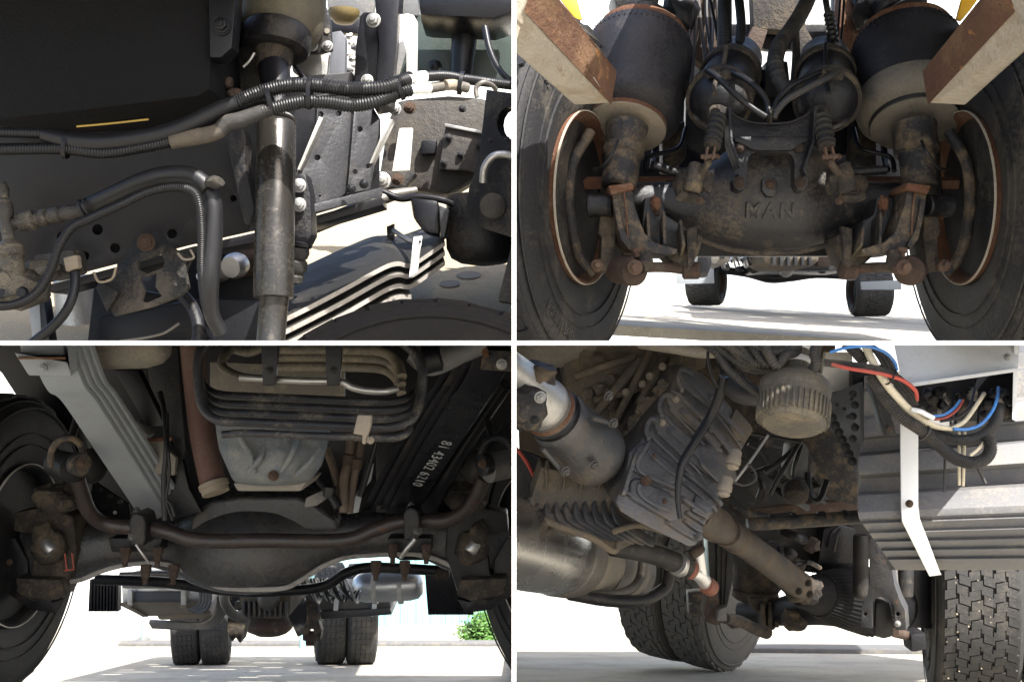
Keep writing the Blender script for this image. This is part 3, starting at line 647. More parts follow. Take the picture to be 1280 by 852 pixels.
# ----- hoses along the rail
D1 = 1.86
h1 = ribbed('wiring_hose', 'hosek', T1, [(-20, 165, D1), (20, 166, D1), (58, 167, D1)], 6.5, 3.6); h1['label'] = 'upper wiring hose along the rail'
pipe('hose_sleeve', 'rubber', h1, [(54, 168, D1), (90, 176, D1), (130, 178, D1), (180, 172, D1), (220, 162, D1), (256, 146, D1), (280, 134, D1), (298, 128, D1)], [9, 11, 11, 11, 11, 10.5, 10, 8.5], 24)
ribbed('hose_run', 'hosek', h1, [(296, 128, D1), (320, 118, D1), (346, 110, D1), (370, 107, D1), (400, 108, D1), (440, 112, D1), (478, 110, D1), (500, 103, D1 + .02), (514, 98, D1 + .04)], 9.5, 3.4)
pipe('white_tape', 'white', h1, [(510, 100, D1 + .03), (522, 97, D1 + .05), (532, 96, D1 + .06)], 7.2, 18)
ribbed('hose_run', 'hosek', h1, [(530, 96, D1 + .06), (556, 95, D1 + .1), (580, 99, D1 + .14), (610, 103, D1 + .2), (650, 108, D1 + .24)], 6.4, 3.2)
h2 = ribbed('wiring_hose', 'hosek', T1, [(-20, 187, D1), (30, 186, D1), (80, 186, D1), (130, 191, D1), (180, 184, D1), (218, 176, D1)], 7.5, 3.6); h2['label'] = 'lower wiring hose with brown tape'
pipe('brown_tape', 'tape', h2, [(214, 177, D1), (240, 172, D1), (262, 168, D1), (278, 162, D1)], [9.5, 10.5, 10, 9], 20)
pipe('brown_tape', 'hose', h2, [(274, 164, D1), (284, 154, D1), (300, 150, D1), (322, 142, D1), (340, 136, D1)], [9, 10, 10, 9, 8], 20)
ribbed('hose_run', 'hosek', h2, [(330, 139, D1), (360, 131, D1), (384, 127, D1), (410, 128, D1), (440, 132, D1), (470, 127, D1), (496, 116, D1 + .02), (514, 112, D1 + .03)], 8.8, 3.4)
pipe('white_tape', 'white', h2, [(508, 113, D1 + .03), (522, 111, D1 + .05), (536, 111, D1 + .07)], 6.6, 18)
pipe('hose_run', 'steeldk', h2, [(534, 111, D1 + .07), (552, 108, D1 + .1), (568, 106, D1 + .12), (584, 110, D1 + .14)], 6.4, 18)
pipe('hose_end', 'dusty', h2, [(556, 107, D1 + .095), (566, 106, D1 + .11), (574, 108, D1 + .12)], 6.8, 18)
pipe('thin_hose', 'hosek', T1, [(396, 121, D1 - .01), (420, 118, D1), (440, 120, D1 + .01)], 2, 8)
pipe('hook_clip', 'steeldk', T1, [(596, 122, 2.0), (595, 110, 2.0), (604, 103, 2.0), (614, 106, 2.02), (620, 112, 2.04)], 3, 12)
for x, y, r, al in ((338, 124, 19, (20, -6)), (387, 117, 19, (20, 1)), (500, 110, 15, (16, -5)), (576, 104, 14, (18, 3)), (488, 111, 17, (16, -5)), (84, 181, 17, (20, 4))):
    t_ = MB(); n_ = 14; d_ = D1 + (.02 if x > 450 else 0) + (.1 if x > 550 else 0); c = P(x, y, d_); alv = (P(x + al[0], y + al[1], d_) - c).normalized(); up_ = Vector((0, 1, 0)).cross(alv).normalized()
    if up_.z < 0: up_ = -up_
    ring = []
    for k in range(n_):
        an = 2 * math.pi * k / n_; ring.append(c + up_ * math.cos(an) * S(r, d_) + Vector((0, 1, 0)) * math.sin(an) * S(11, d_))
    t_.rings([[q - alv * .004, q * 1 + (q - c) * .06 - alv * .004, q + (q - c) * .06 + alv * .004, q + alv * .004] for q in ring], closed=True)
    t_.build('cable_tie', 'black', T1)
pipe('trim_strip', 'brassy', T1, [(96, 158, 2.05), (140, 154, 2.05), (186, 149, 2.05)], 1.5, 8)
# ----- hose loop at the lower left
lp = pipe('bent_hose', 'rubber', T1, [(108, 258, 1.9), (140, 243, 1.88), (180, 225, 1.86), (212, 218, 1.86), (240, 220, 1.86), (258, 234, 1.86), (266, 258, 1.86), (265, 300, 1.86), (262, 350, 1.86), (264, 390, 1.88), (276, 416, 1.9)], [10, 10, 10.5, 11, 11, 11, 12, 13, 12, 10, 9], 24); lp['label'] = 'thick black hose bent down in front of the rail'
ribbed('thin_conduit', 'hosek', T1, [(-10, 383, 1.84), (20, 380, 1.84), (45, 366, 1.84), (62, 340, 1.84), (74, 308, 1.84), (90, 284, 1.84), (112, 273, 1.84), (150, 256, 1.83), (185, 240, 1.83), (215, 234, 1.83), (238, 238, 1.83), (248, 252, 1.83), (252, 290, 1.84), (252, 340, 1.85), (258, 385, 1.87), (272, 412, 1.9)], 6, 2.6)
clamp(lp, (262, 232, 1.855), 14, (12, 16), 'rubberd', 'tape_wrap', 1.6); lump('tape_knot', 'rubberd', lp, (268, 228, 1.84), 11, .3, 2, (1.1, 1, .8), 2)
clamp(lp, (104, 262, 1.89), 12, (16, -6), 'blackw', 'hose_clamp', .9); clamp(lp, (110, 260, 1.89), 12, (16, -6), 'blackw', 'hose_clamp', .6)
hf1 = turned('hose_fitting', 'grimy', T1, (16, 280, 1.9), (104, 262, 1.9), [(0, 8), (.08, 8), (.1, 12), (.3, 13), (.32, 9), (.38, 8.5), (.42, 11), (.48, 11), (.5, 8.5), (.58, 11), (.66, 11), (.68, 8.5), (.76, 10), (.84, 10), (.86, 9), (1, 10)], 10)
vf = turned('valve_fitting', 'grimy', T1, (2, 228, 1.9), (20, 372, 1.88), [(0, 5), (.06, 8), (.1, 8), (.14, 6), (.2, 10), (.28, 10), (.32, 7), (.4, 8), (.5, 7), (.56, 16), (.64, 17), (.66, 14), (.7, 15), (.78, 15), (.8, 13), (.9, 16), (1, 20)], 12)
lump('valve_block', 'grimy', vf, (26, 362, 1.9), 30, .25, 5, (1.2, .9, .8)); lump('valve_block', 'grimy', vf, (52, 338, 1.92), 20, .35, 8, (1.2, .9, .7))
lump('valve_block', 'grimy', vf, (6, 356, 1.88), 20, .3, 9, (1, .9, 1))
block('valve_arm', 'grimy', vf, [(40, 318), (92, 310), (96, 340), (60, 350), (44, 346)], 1.95, .06, .01)
block('valve_lug', 'dusty', vf, [(78, 322), (96, 318), (98, 334), (82, 340)], 1.92, .02, .004)
MB().lathe(P(2, 366, 1.86), (0, -1, 0), [(0, S(7, 1.86)), (.006, S(6, 1.86))], 16).build('valve_port', 'black', vf); MB().lathe(P(28, 366, 1.85), (0, -1, 0), [(0, S(8, 1.86)), (.006, S(6, 1.86))], 16).build('valve_port', 'black', vf)
pipe('air_hose', 'hosek', T1, [(90, 328, 1.94), (94, 350, 1.93), (88, 378, 1.92), (72, 402, 1.92), (46, 424, 1.92), (30, 436, 1.92)], 6, 16)
turned('silver_tank', 'steel', T1, (92, 346, 2.5), (108, 450, 2.5), [(0, 20), (.05, 26), (1, 28)], 40)
block('blue_post', 'greyp', T1, [(34, 376), (52, 372), (60, 440), (42, 440)], 2.2, .03, .004)
block('black_post', 'blackc', T1, [(48, 372), (54, 370), (64, 440), (52, 440)], 2.18, .04, .004)
# ----- tyre close to the camera along the bottom edge
nt_ = Vector((.18, .30, .94)).normalized()
fw1 = wheel(T1, (545, 652, 1.55), 290, (.22, -.95, .16), .45, 'block', 'tyreb', 'blackw', rim_r=.5, blocks=40, rows=4, ring=None); fw1['label'] = 'worn brown tyre close in front of the leaf spring'
mb = MB(); mb.hexa([Vector(q) for q in ((-1.5, 1.1, .80), (-.34, 1.1, .80), (-.34, 2.1, .80), (-1.5, 2.1, .80))], [Vector(q) for q in ((-1.5, 1.1, .84), (-.34, 1.1, .84), (-.34, 2.1, .84), (-1.5, 2.1, .84))]); mb.build('added_shade_floor', 'blackw', T1)  # unseen floor added overhead to keep the sun off the left side
for x, y, r in ((586, 345, 15), (562, 356, 13), (604, 318, 7)):
    c = P(x, y, 2.6); k = (.84) / (.36 - (c.z / c.y)); c = c * (k / c.y); c.z += .004; st = MB(); n = 18
    pts = [c + Vector((math.cos(2 * math.pi * i / n) * S(r, k) * (1 + .25 * noise.noise(Vector((i * .7, x, 0)))), math.sin(2 * math.pi * i / n) * S(r, k) * 1.1, math.sin(2 * math.pi * i / n) * S(r, k) * 1.1 * .36)) for i in range(n)]
    st.prism(pts, (0, 0, -.002)); struct(st.build('oil_stain', 'stain', None))
# ------------------------------------------------------------------ upper right: the air-sprung rear axle seen from behind
BAY[0] = 2
T2 = thing('truck', 'truck rear axle between two large tyres, rusty beam ends before its air springs', 'truck', P(962, 446, 2.4), 'views under a truck')
D = 2.4
# wheels
wheel(T2, (731, 248, 2.36), 220, (.90, -.43, -.04), .55, 'block', 'tyre', 'rust', rim_r=.485, ring='beamp', blocks=64, rows=5, written=[('BUSINESS', .80, math.radians(166), .066, 'tyred'), ('315/80', .82, math.radians(52), .060, 'tyred')])
wheel(T2, (1203, 248, 2.36), 220, (-1, .04, -.04), .55, 'block', 'tyre', 'rust', rim_r=.485, ring='beamp', blocks=64, rows=5)
for sx, n in ((1, (.917, -.40, -.04)), (-1, (-1, .02, -.04))):
    c = P(962 + sx * -226 if sx == 1 else 1199, 248, 2.37); a = Vector(n).normalized(); r = S(200, 2.36)
    mb = MB(); mb.lathe(c - a * r * .14, a, [(-.3 * r, .44 * r), (-.06 * r, .44 * r), (-.05 * r, .43 * r), (-.05 * r, .40 * r), (-.01 * r, .39 * r), (0, .36 * r), (-.02 * r, .2 * r), (.04 * r, .19 * r), (.05 * r, .02)], 48)
    dr = mb.build('brake_drum', 'blackr', T2)
    mb = MB()
    for k in range(10):
        an = k * .628; u = a.orthogonal().normalized(); v = a.cross(u)
        q = c - a * r * .15 + (u * math.cos(an) + v * math.sin(an)) * r * .29
        mb.lathe(q, a, [(0, .035 * r), (.03 * r, .035 * r), (.035 * r, .02 * r)], 8)
    b = mb.build('drum_bolts_ring', 'rustdk', dr); b['kind'] = 'stuff'; b.name = 'drum_bolting'
    # brake shoe / dust shield lobes seen in the wheel
    x0 = 962 - sx * 232
    pipe('brake_shoe', 'blackr', dr, [(x0 + sx * 8, 165, 2.36), (x0 - sx * 14, 205, 2.33), (x0 - sx * 18, 260, 2.33), (x0 - sx * 8, 315, 2.36), (x0 + sx * 12, 342, 2.38)], 7)
    pipe('brake_pipe', 'hosek', T2, [(x0 + sx * 12, 212, 2.28), (x0 + sx * 22, 208, 2.24), (x0 + sx * 36, 190, 2.22), (x0 + sx * 42, 176, 2.25)], 2)
def mx(sx, x): return 962 + sx * (x - 962)
def pol(sx, pts): return [(mx(sx, p[0]),) + tuple(p[1:]) for p in pts]
# ----- air springs
def air_spring(top, bot, R, ringr, prof_skirt, plate_r, ped, lab):
    p0 = P(*bot); p1 = P(*top); ax = (p1 - p0); L = ax.length; s = S(1, bot[2])
    bel = MB().lathe(p0, ax, [(L * .30, R * s), (L * .5, R * 1.04 * s), (L * .72, R * 1.06 * s), (L * .86, R * 1.02 * s), (L * .92, R * .96 * s), (L * .94, R * .80 * s)], 56, caps=False)
    root = bel.build('air_spring', 'bag', T2); root['label'] = lab
    MB().lathe(p0, ax, [(L * q, r * s) for q, r in prof_skirt], 56, caps=False).build('dusty_skirt', 'bagd' if plate_r > 52 else 'bag', root)
    g = MB(); g.lathe(p0, ax, [(L * .90, ringr * .985 * s), (L * .92, ringr * 1.03 * s), (L * .96, ringr * 1.05 * s), (L * 1.0, ringr * 1.03 * s), (L * 1.015, ringr * .97 * s), (L * 1.02, ringr * .3 * s)], 56); g.wobble(.0016, 40)
    g.build('clamp_ring', 'rust', root)
    MB().lathe(p0, ax, [(L * 1.01, ringr * .62 * s), (L * 1.2, ringr * .62 * s), (L * 1.21, ringr * .5 * s)], 40).build('top_mount', 'blackw', root)
    k = plate_r * s
    MB().lathe(p0, ax, [(-.07 * L, k * .6), (-.05 * L, k * .93), (-.04 * L, k), (.0 * L, k * 1.0), (.02 * L, k * .97), (.10 * L, k * .9)], 56).build('piston_plate', 'dusty' if plate_r < 52 else 'bagd', root)
    MB().lathe(p0, ax, [(-.03 * L, k * 1.01), (.0 * L, k * 1.02), (.02 * L, k * 1.01), (.03 * L, k * .9)], 56, caps=False).build('piston_rim', 'rust' if plate_r < 52 else 'rubberd', root)
    # ribs of the moulded rubber near the ring
    rb = MB(); u = ax.orthogonal().normalized(); axn = ax.normalized(); v = axn.cross(u)
    for j in range(60):
        an = 2 * math.pi * j / 60; rd = u * math.cos(an) + v * math.sin(an)
        rb.beam(p0 + axn * L * .83 + rd * R * 1.035 * s, p0 + axn * L * .905 + rd * R * .985 * s, .0035, .003, rd)
    rb.build('moulded_ribs', 'bag', root)['kind'] = 'stuff'
    turned('pedestal', 'blackr', root, *ped, 28)
    return root
air_spring((803, 47, 2.53), (783, 156, 2.42), 66, 58, [(.0, 46), (.03, 53), (.07, 62), (.13, 67.5), (.2, 68.5), (.30, 66)] if 0 else [(.0, 47), (.02, 55), (.06, 62), (.11, 66), (.18, 67.5), (.30, 66)], 50,
  ((784, 158, 2.37), (773, 236, 2.33), [(0, 27), (.1, 26), (.2, 24.5), (.32, 24), (.34, 25.5), (.45, 26), (.48, 24), (.5, 22.5), (.96, 22), (1, 18)]), 'black air spring with a rusty clamp ring and rusty piston plate')
air_spring((1131, 44, 2.53), (1143, 152, 2.42), 66, 58, [(.01, 51), (.03, 60), (.08, 67), (.16, 69.5), (.24, 68.5), (.30, 66)], 53,
  ((1142, 158, 2.37), (1151, 236, 2.33), [(0, 28), (.1, 26.5), (.3, 26), (.32, 27), (.42, 27), (.45, 22), (.96, 21), (1, 18)]), 'black air spring with a dusty grey lower half')
# ----- rusty beam ends hanging in from the camera side
def hx(name, m, par, near, far, bevel=.004, **k): return MB().hexa(VP(near), VP(far)).build(name, m, par, bevel=bevel, **k)
def beam_end(sx):
    a = pol(sx, [(690, -15, 1.60), (560, -95, 1.60), (540, 0, 1.52), (668, 20, 1.75)])
    e = pol(sx, [(770, 88, 2.02), (763, 130, 1.98), (717, 132, 1.98), (722, 92, 2.06)])
    A = VP(pol(sx, [(672, -34, 1.66), (614, -30, 1.60), (592, 23, 1.58), (650, 20, 1.68)])); E = VP(e)
    mb = MB(); mb.hexa(A, E); r = mb.build('beam_end', 'beamp', T2, bevel=.007, segs=3)
    r['label'] = 'rusty beam end crossing the %s air spring' % ('left' if sx > 0 else 'right')
    # thick rusty side plate over the flank that is turned to the axle
    c = [A[0], A[1], E[1], E[0]]; nn = (c[1] - c[0]).cross(c[3] - c[0]).normalized()
    if nn.y > 0: nn = -nn
    q = [p + nn * .0035 for p in c]; mid = (c[0] + c[2]) * .5
    MB().prism(q, -nn * .003).build('side_plate', 'beamr', r, bevel=.001)
    cc = c[0].lerp(c[3], .60).lerp(c[1].lerp(c[2], .6), .55)
    MB().lathe(cc + nn * .003, nn, [(0, .008), (.004, .008), (.0042, .004)], 12).build('rivet', 'rustdk', r)
    return r
beam_end(1); beam_end(-1)
for sx in (1, -1):
    mb = MB(); mb.prism(VP(pol(sx, [(696, -8, 2.5), (720, -6, 2.5), (728, 24, 2.5), (722, 26, 2.5), (712, 14, 2.5)])), (0, .01, 0)); mb.build('yellow_strap', 'yellow', T2, bevel=.001)
# ----- axle housing
def axle_loft(secs, k=1.0, seg=40, ex=2.4):
    mb = MB(); rings = []
    for x, y, d, ry, rd in secs:
        c = P(x, y, d); R = S(ry, d); Rd = S(rd, d); ring = []
        for i in range(seg):
            a = 2 * math.pi * i / seg; ca, sa = math.cos(a), math.sin(a)
            ring.append(c + Vector((0, math.copysign(abs(ca) ** (2 / ex), ca) * Rd, math.copysign(abs(sa) ** (2 / ex), sa) * R)))
        rings.append(ring)
    return mb.rings(rings)
def smooth_secs(s, n=5):
    v = [Vector(q[:3]) for q in s]; r = [Vector((q[3], q[4], 0)) for q in s]
    a = spline(v, n=n); b = spline(r, n=n); return [(p.x, p.y, p.z, q.x, q.y) for p, q in zip(a, b)]
half = [(768, 250, 2.42, 20, 24), (815, 250, 2.44, 22, 26), (850, 256, 2.45, 30, 34), (880, 256, 2.46, 46, 50), (908, 250, 2.46, 61, 62), (935, 242, 2.46, 73, 70), (962, 240, 2.46, 76, 72)]
secs = half + [(mx(-1, q[0]),) + q[1:] for q in half[-2::-1]]
ah = axle_loft(smooth_secs(secs)).wobble(.003, 14).build('axle_housing', 'cast', T2)
# flange seam along the belly
sm = [(848, 283, 2.37), (868, 296, 2.36), (895, 307, 2.36), (925, 314, 2.35), (962, 316, 2.35), (1000, 314, 2.35), (1030, 307, 2.36), (1056, 296, 2.36), (1076, 283, 2.37)]
MB().tube(spline(VP(sm)), S(3.4, 2.35), 8).wobble(.002, 30).build('belly_flange', 'castd', ah)
dF = 2.46 - S(72, 2.46)
o = MB(); o.sheet([(953, 224), (957, 222), (967, 222), (972, 226), (972, 241), (966, 246), (958, 245), (953, 238)], flat(dF - .012), (0, .05, 0)); o.build('plug_boss', 'cast', ah, bevel=.003)
bolt(ah, (962.5, 230, dF - .014), 6, (0, -1, .15), 'rustl', 'filler_plug')
text('raised_lettering', 'MAN', 'cast', ah, S(26, dF), frame_at(P(962, 263.5, dF + .0165), (1, 0, 0), (0, -.30, 1)), .0115, 1.2, .0016)
# spots of caked mud on the belly
for x, y, r, sd in ((915, 285, 9, 1), (955, 292, 10, 2), (985, 280, 7, 3), (930, 262, 5, 4)): pass
# ----- axle bracket
fb = plane3((909, 140, 2.26), (1016, 140, 2.26), (962, 236, 2.24))
ol = [(909, 137), (915, 142), (922, 146), (930, 150), (940, 152.5), (962, 154), (986, 152.5), (996, 149.5), (1004, 145.5), (1010, 142), (1015, 138), (1017, 178), (1006, 212), (1011, 222), (1010, 233), (1004, 238), (997, 237), (993, 228), (993, 203), (990, 194), (984, 190), (944, 190), (938, 194), (935, 203), (935, 228), (931, 236), (924, 238), (917, 234), (915, 224), (922, 212), (910, 178)]
br = plate('axle_bracket', 'blackw', T2, ol, fb, .035, bevel=.004)
for sx in (1, -1):
    e = pol(sx, [(907, 136), (911, 136), (912.5, 178), (925, 214), (921, 222), (918, 220), (921, 213), (909, 178)])
    MB().sheet(e, lambda x, y: fb(x, y) - Vector((0, .028, 0)), (0, .03, 0)).build('edge_flange', 'blackw', br, bevel=.002)
    ear = pol(sx, [(886, 136), (890, 131), (900, 130), (910, 134), (911, 160), (906, 156), (903, 148), (893, 150), (887, 145)])
    MB().sheet(ear, flat(2.275), (0, .03, 0)).build('chamber_ear', 'castd', br, bevel=.004)
    bolt(br, (mx(sx, 894), 141, 2.27), 6.5, (0, -1, -.2), 'blackr')
    bolt(br, (mx(sx, 925), 185, 2.243), 6.2, (0, -1, -.1), 'rustdk'); bolt(br, (mx(sx, 924), 228, 2.232), 7, (0, -1, -.1), 'rustdk')
MB().sheet([(918, 172), (1007, 172), (1008, 178), (1000, 181), (990, 188), (984, 189.5), (944, 189.5), (936, 187), (926, 181), (916, 178)], lambda x, y: fb(x, y) - Vector((0, .014, 0)), (0, .02, 0)).build('stiffening_ledge', 'blackw', br, bevel=.004)
MB().tube(spline(VP([(910, 137.5, 2.25), (922, 146.5, 2.25), (940, 153, 2.25), (962, 154.5, 2.25), (986, 153, 2.25), (1002, 147, 2.25), (1015, 138.5, 2.25)])), S(1.6, 2.25), 8).build('edge_lip', 'blackw', br)
# ----- brake chambers
for sx, bt, tp in ((1, (898, 128, 2.34), (916, 88, 2.55)), (-1, (1034, 128, 2.34), (1031, 88, 2.55))):
    ch = turned('brake_chamber', 'blackw', T2, bt, tp, [(-.17, 9), (-.16, 16), (-.13, 25), (-.07, 32), (-.01, 36), (.03, 37), (.06, 39.5), (.12, 39.5), (.16, 36), (.7, 35.5), (.76, 39), (.86, 39), (.9, 35), (1.35, 34.5), (1.42, 32), (1.45, 20)], 44)
    turned('clamp_band', 'castd', ch, bt, tp, [(.03, 41), (.03, 42), (.15, 42), (.15, 41)], 44, )
    turned('clamp_band', 'castd', ch, bt, tp, [(.74, 40), (.74, 41), (.88, 41), (.88, 40)], 44)
    x = mx(sx, 0)
    rod = [(mx(sx, 897), 148, 2.24), (mx(sx, 894), 162, 2.22), (mx(sx, 890), 182, 2.20)]
    p = spline(VP(rod), n=10); q = resample(p, S(1.6, 2.22)); rr = [S(9.5 + (1.8 if (i // 2) % 3 == 0 else -1.2 if (i // 2) % 3 == 1 else .8), 2.22) for i in range(len(q))]
    MB().tube(q, rr, 20).build('push_rod_boot', 'rubberd', ch, angle=50)
    turned('boot_collar', 'castd', ch, (mx(sx, 892), 176, 2.21), (mx(sx, 890), 184, 2.20), [(0, 9), (.2, 10.5), (.8, 10.5), (1, 8)], 24)
    cl = MB()
    for k in (-1, 1): cl.beam(P(mx(sx, 889) + k * 4.5, 184, 2.2), P(mx(sx, 886) + k * 4.5, 200, 2.2), S(3, 2.2), S(8, 2.2), (0, -1, 0))
    cl.lathe(P(mx(sx, 886) - 10, 196, 2.2), (1, 0, .05), [(0, S(3, 2.2)), (S(20, 2.2), S(3, 2.2)), (S(21, 2.2), S(1, 2.2))], 12)
    c = cl.build('clevis', 'rustl', ch, bevel=.001)
    bolt(c, (mx(sx, 886) + 10, 196, 2.2), 4.2, (1, 0, 0), 'rustl', 'clevis_nut')
    # slack adjuster
    sa = MB(); sa.tube(spline(VP([(mx(sx, 886), 198, 2.22), (mx(sx, 884), 206, 2.22), (mx(sx, 874), 217, 2.25), (mx(sx, 866), 224, 2.28)])), S(5, 2.2), 10)
    s_ = sa.build('slack_adjuster', 'blackr' if sx > 0 else 'rustdk', T2)
    turned('adjuster_body', 'blackr' if sx > 0 else 'castd', s_, (mx(sx, 873), 204, 2.26), (mx(sx, 864), 240, 2.26), [(0, 8), (.05, 11), (.5, 12.5), (.9, 12.5), (1, 10), (1.02, 5)], 20)
    lump('mud_cake', 'castd', s_, (mx(sx, 882), 226, 2.27), 13, .4, 2 + sx, (.7, 1, 1.2))
    lump('worm_housing', 'castd', s_, (mx(sx, 860), 246, 2.27), 10, .4, 5 + sx, (1.6, 1, .7))
    bolt(s_, (mx(sx, 875), 251, 2.24), 5, (0, -1, -.3), 'rustl')
    # camshaft tube to the wheel and its rusty flange
    pipe('camshaft_tube', 'blackw', T2, [(mx(sx, 870), 213, 2.42), (mx(sx, 845), 215, 2.4), (mx(sx, 815), 206, 2.38)] if sx > 0 else [(mx(sx, 885), 205, 2.42), (mx(sx, 860), 214, 2.4), (mx(sx, 815), 212, 2.38)], 5.5)
    pipe('rusty_crossbar', 'rust', T2, [(mx(sx, 850), 228, 2.45), (mx(sx, 800), 228, 2.44), (mx(sx, 726), 229, 2.42)], 8, seg=4)
    lump('cam_bracket', 'castd', T2, (mx(sx, 852), 236, 2.4), 15, .5, 8 + sx, (.8, .8, 1.5))
# ----- spring arm, saddle and stabiliser links on both sides
for sx in (1, -1):
    arm = block('suspension_arm', 'blackr', T2, pol(sx, [(763, 236), (789, 233), (794, 258), (800, 275), (806, 291), (819, 303), (848, 311), (846, 318), (828, 318), (801, 316), (786, 312), (776, 300), (769, 272), (766, 249)]), 2.25, .12, .006)
    pipe('weld_seam', 'rust', arm, pol(sx, [(780, 240, 2.245), (783, 262, 2.245), (784, 285, 2.245), (785, 308, 2.245)]), 1.2, 6)
    MB().sheet(pol(sx, [(760, 232), (790, 228), (793, 236), (764, 243)]), flat(2.235), (0, .1, 0)).wobble(.002, 30).build('arm_collar', 'rust', arm, bevel=.004)
    MB().sheet(pol(sx, [(766, 250), (772, 248), (779, 285), (790, 307), (786, 311), (776, 299), (770, 275)]), flat(2.238), (0, .02, 0)).build('cast_rib', 'blackr', arm, bevel=.003)
    sd = block('axle_saddle', 'cast', T2, pol(sx, [(806, 246), (828, 246), (832, 268), (851, 280), (856, 300), (853, 314), (809, 310), (802, 285)]), 2.32, .12, .008)
    for k, (a, b) in enumerate((((808, 272), (810, 308)), ((828, 270), (829, 311)), ((849, 282), (853, 314)))):
        q = MB(); q.beam(P(mx(sx, a[0]), a[1], 2.30), P(mx(sx, b[0]), b[1], 2.27), S(4, 2.3), .05, FWD); q.build('saddle_web', 'blackr', sd, bevel=.003)
    for j in range(4):
        y = 250 + j * 5.5; bolt(sd, (mx(sx, 817 + j * 1.5), y, 2.305), 4.2 if j % 2 else 5, (0, -1, 0), 'rustdk')
    lump('clamp_nut', 'rust', sd, (mx(sx, 820), 254, 2.30), 7.5, .35, 3, (.8, .8, 1.3))
    lk = block('lower_bracket', 'castd', T2, pol(sx, [(826, 314), (852, 314), (868, 303), (872, 290), (880, 296), (873, 318), (864, 331), (848, 334), (836, 324)]), 2.3, .1, .008)
    q = MB(); q.prism(VP(pol(sx, [(858, 286, 2.3), (872, 282, 2.3), (868, 330, 2.26), (860, 334, 2.26)])), (0, .02, 0)); q.build('bracket_fin', 'castd', lk, bevel=.003)
    # bolts under the arm and the stabiliser joint
    turned('spring_nut', 'rustl', arm, (mx(sx, 797), 310, 2.24), (mx(sx, 799), 321, 2.24), [(0, 8), (.4, 8), (.5, 6), (1, 6), (1.05, 3)], 8)
    j = MB(); j.tube(VP([(mx(sx, 806), 316, 2.24), (mx(sx, 808), 330, 2.23), (mx(sx, 800), 334, 2.22)]), [S(9, 2.2), S(10, 2.2), S(9, 2.2)], 16); st = j.build('stabiliser_link', 'castd', T2)
    MB().lathe(P(mx(sx, 794), 334, 2.19), Vector((0, -1, -.1)), [(-.06, S(9, 2.2)), (0, S(9.5, 2.2)), (.004, S(7, 2.2)), (.006, S(6, 2.2)), (.02, S(5, 2.2))], 24).build('link_eye', 'rustl', st)
    MB().lathe(P(mx(sx, 786), 338, 2.27), Vector((sx * .45, -.85, -.1)), [(-.05, S(12, 2.2)), (-.045, S(18, 2.2)), (-.01, S(20, 2.2)), (.025, S(19, 2.2)), (.03, S(12, 2.2)), (.04, S(7, 2.2))], 32).wobble(.002, 25).build('rubber_bush', 'rustdk', st)
    pipe('stabiliser_bar', 'rustdk', st, pol(sx, [(808, 334, 2.24), (830, 334, 2.28), (852, 336, 2.32), (864, 338, 2.34)]), 6.5)
    MB().lathe(P(mx(sx, 864), 338, 2.32), Vector((sx, -.2, 0)), [(-.02, S(8, 2.3)), (-.016, S(11, 2.3)), (.016, S(11, 2.3)), (.02, S(8, 2.3))], 24).build('rubber_bush', 'rustdk', st)
    # shock absorber fixings in the wheel
    sh = turned('brake_canister', 'blackw', T2, (mx(sx, 767), 257, 2.28), (mx(sx, 736), 257, 2.30), [(0, 12), (.05, 14), (.1, 14), (.14, 13), (.8, 13.5), (.86, 15), (.94, 15), (1, 12)], 28)
    block('shock_lug', 'castd', T2, pol(sx, [(750, 270), (769, 270), (770, 296), (766, 330), (760, 340), (744, 338), (741, 332), (751, 322), (752, 296), (748, 292)]), 2.29, .06, .006)
    MB().lathe(P(mx(sx, 746), 332, 2.28), Vector((0, -1, 0)), [(0, S(8, 2.3)), (.012, S(7.5, 2.3)), (.016, S(4, 2.3)), (.03, S(3.4, 2.3))], 20).build('lug_eye', 'rustl', T2)
    pipe('shock_absorber', 'rubberd', T2, pol(sx, [(763, 180, 2.44), (762, 215, 2.43), (759, 246, 2.42)]) if sx < 0 else pol(sx, [(766, 185, 2.46), (764, 215, 2.45), (759, 246, 2.44)]), 13, seg=20)
# ----- hoses and cables
H = lambda n, m, pts, r, **k: pipe(n, m, T2, pts, r, **k)
H('air_hose', 'hosek', [(884, 88, 2.28), (896, 96, 2.24), (918, 117, 2.21), (940, 135, 2.2), (957, 146, 2.2)], 4)
H('air_hose', 'hosek', [(913, 90, 2.3), (930, 98, 2.26), (948, 112, 2.23), (958, 126, 2.22), (962, 146, 2.2)], 4)
H('air_hose', 'hose', [(1048, 90, 2.28), (1035, 97, 2.24), (1010, 110, 2.21), (985, 124, 2.2), (972, 138, 2.2), (967, 148, 2.2)], 4.2)
H('air_hose', 'hosek', [(1026, 90, 2.3), (1008, 98, 2.26), (988, 108, 2.23), (973, 125, 2.22), (966, 142, 2.2)], 4)
clamp(T2, (962, 147, 2.2), 8, (1, 0, 0), 'castd', 'hose_clip')
H('brake_line', 'castd', [(908, 60, 2.42), (904, 80, 2.36), (898, 92, 2.3), (893, 108, 2.26), (893, 120, 2.25)], 3)
H('brake_line', 'hosek', [(1032, 55, 2.42), (1032, 80, 2.36), (1033, 100, 2.28), (1036, 116, 2.25)], 2.6)
for x, y, r, s in ((888, 91, 9, 1), (908, 94, 9, 2), (1046, 96, 9, 3), (1026, 92, 7, 4)): lump('hose_union', 'castd', T2, (x, y, 2.3), r, .3, s, (1, .7, .8), 2)
r_ = ribbed('wrapped_hose', 'hose', T2, [(1018, -20, 2.75), (1004, 12, 2.68), (988, 38, 2.6), (974, 58, 2.52), (969, 80, 2.46), (975, 102, 2.42), (988, 118, 2.42)], 10.5, 9, .12)
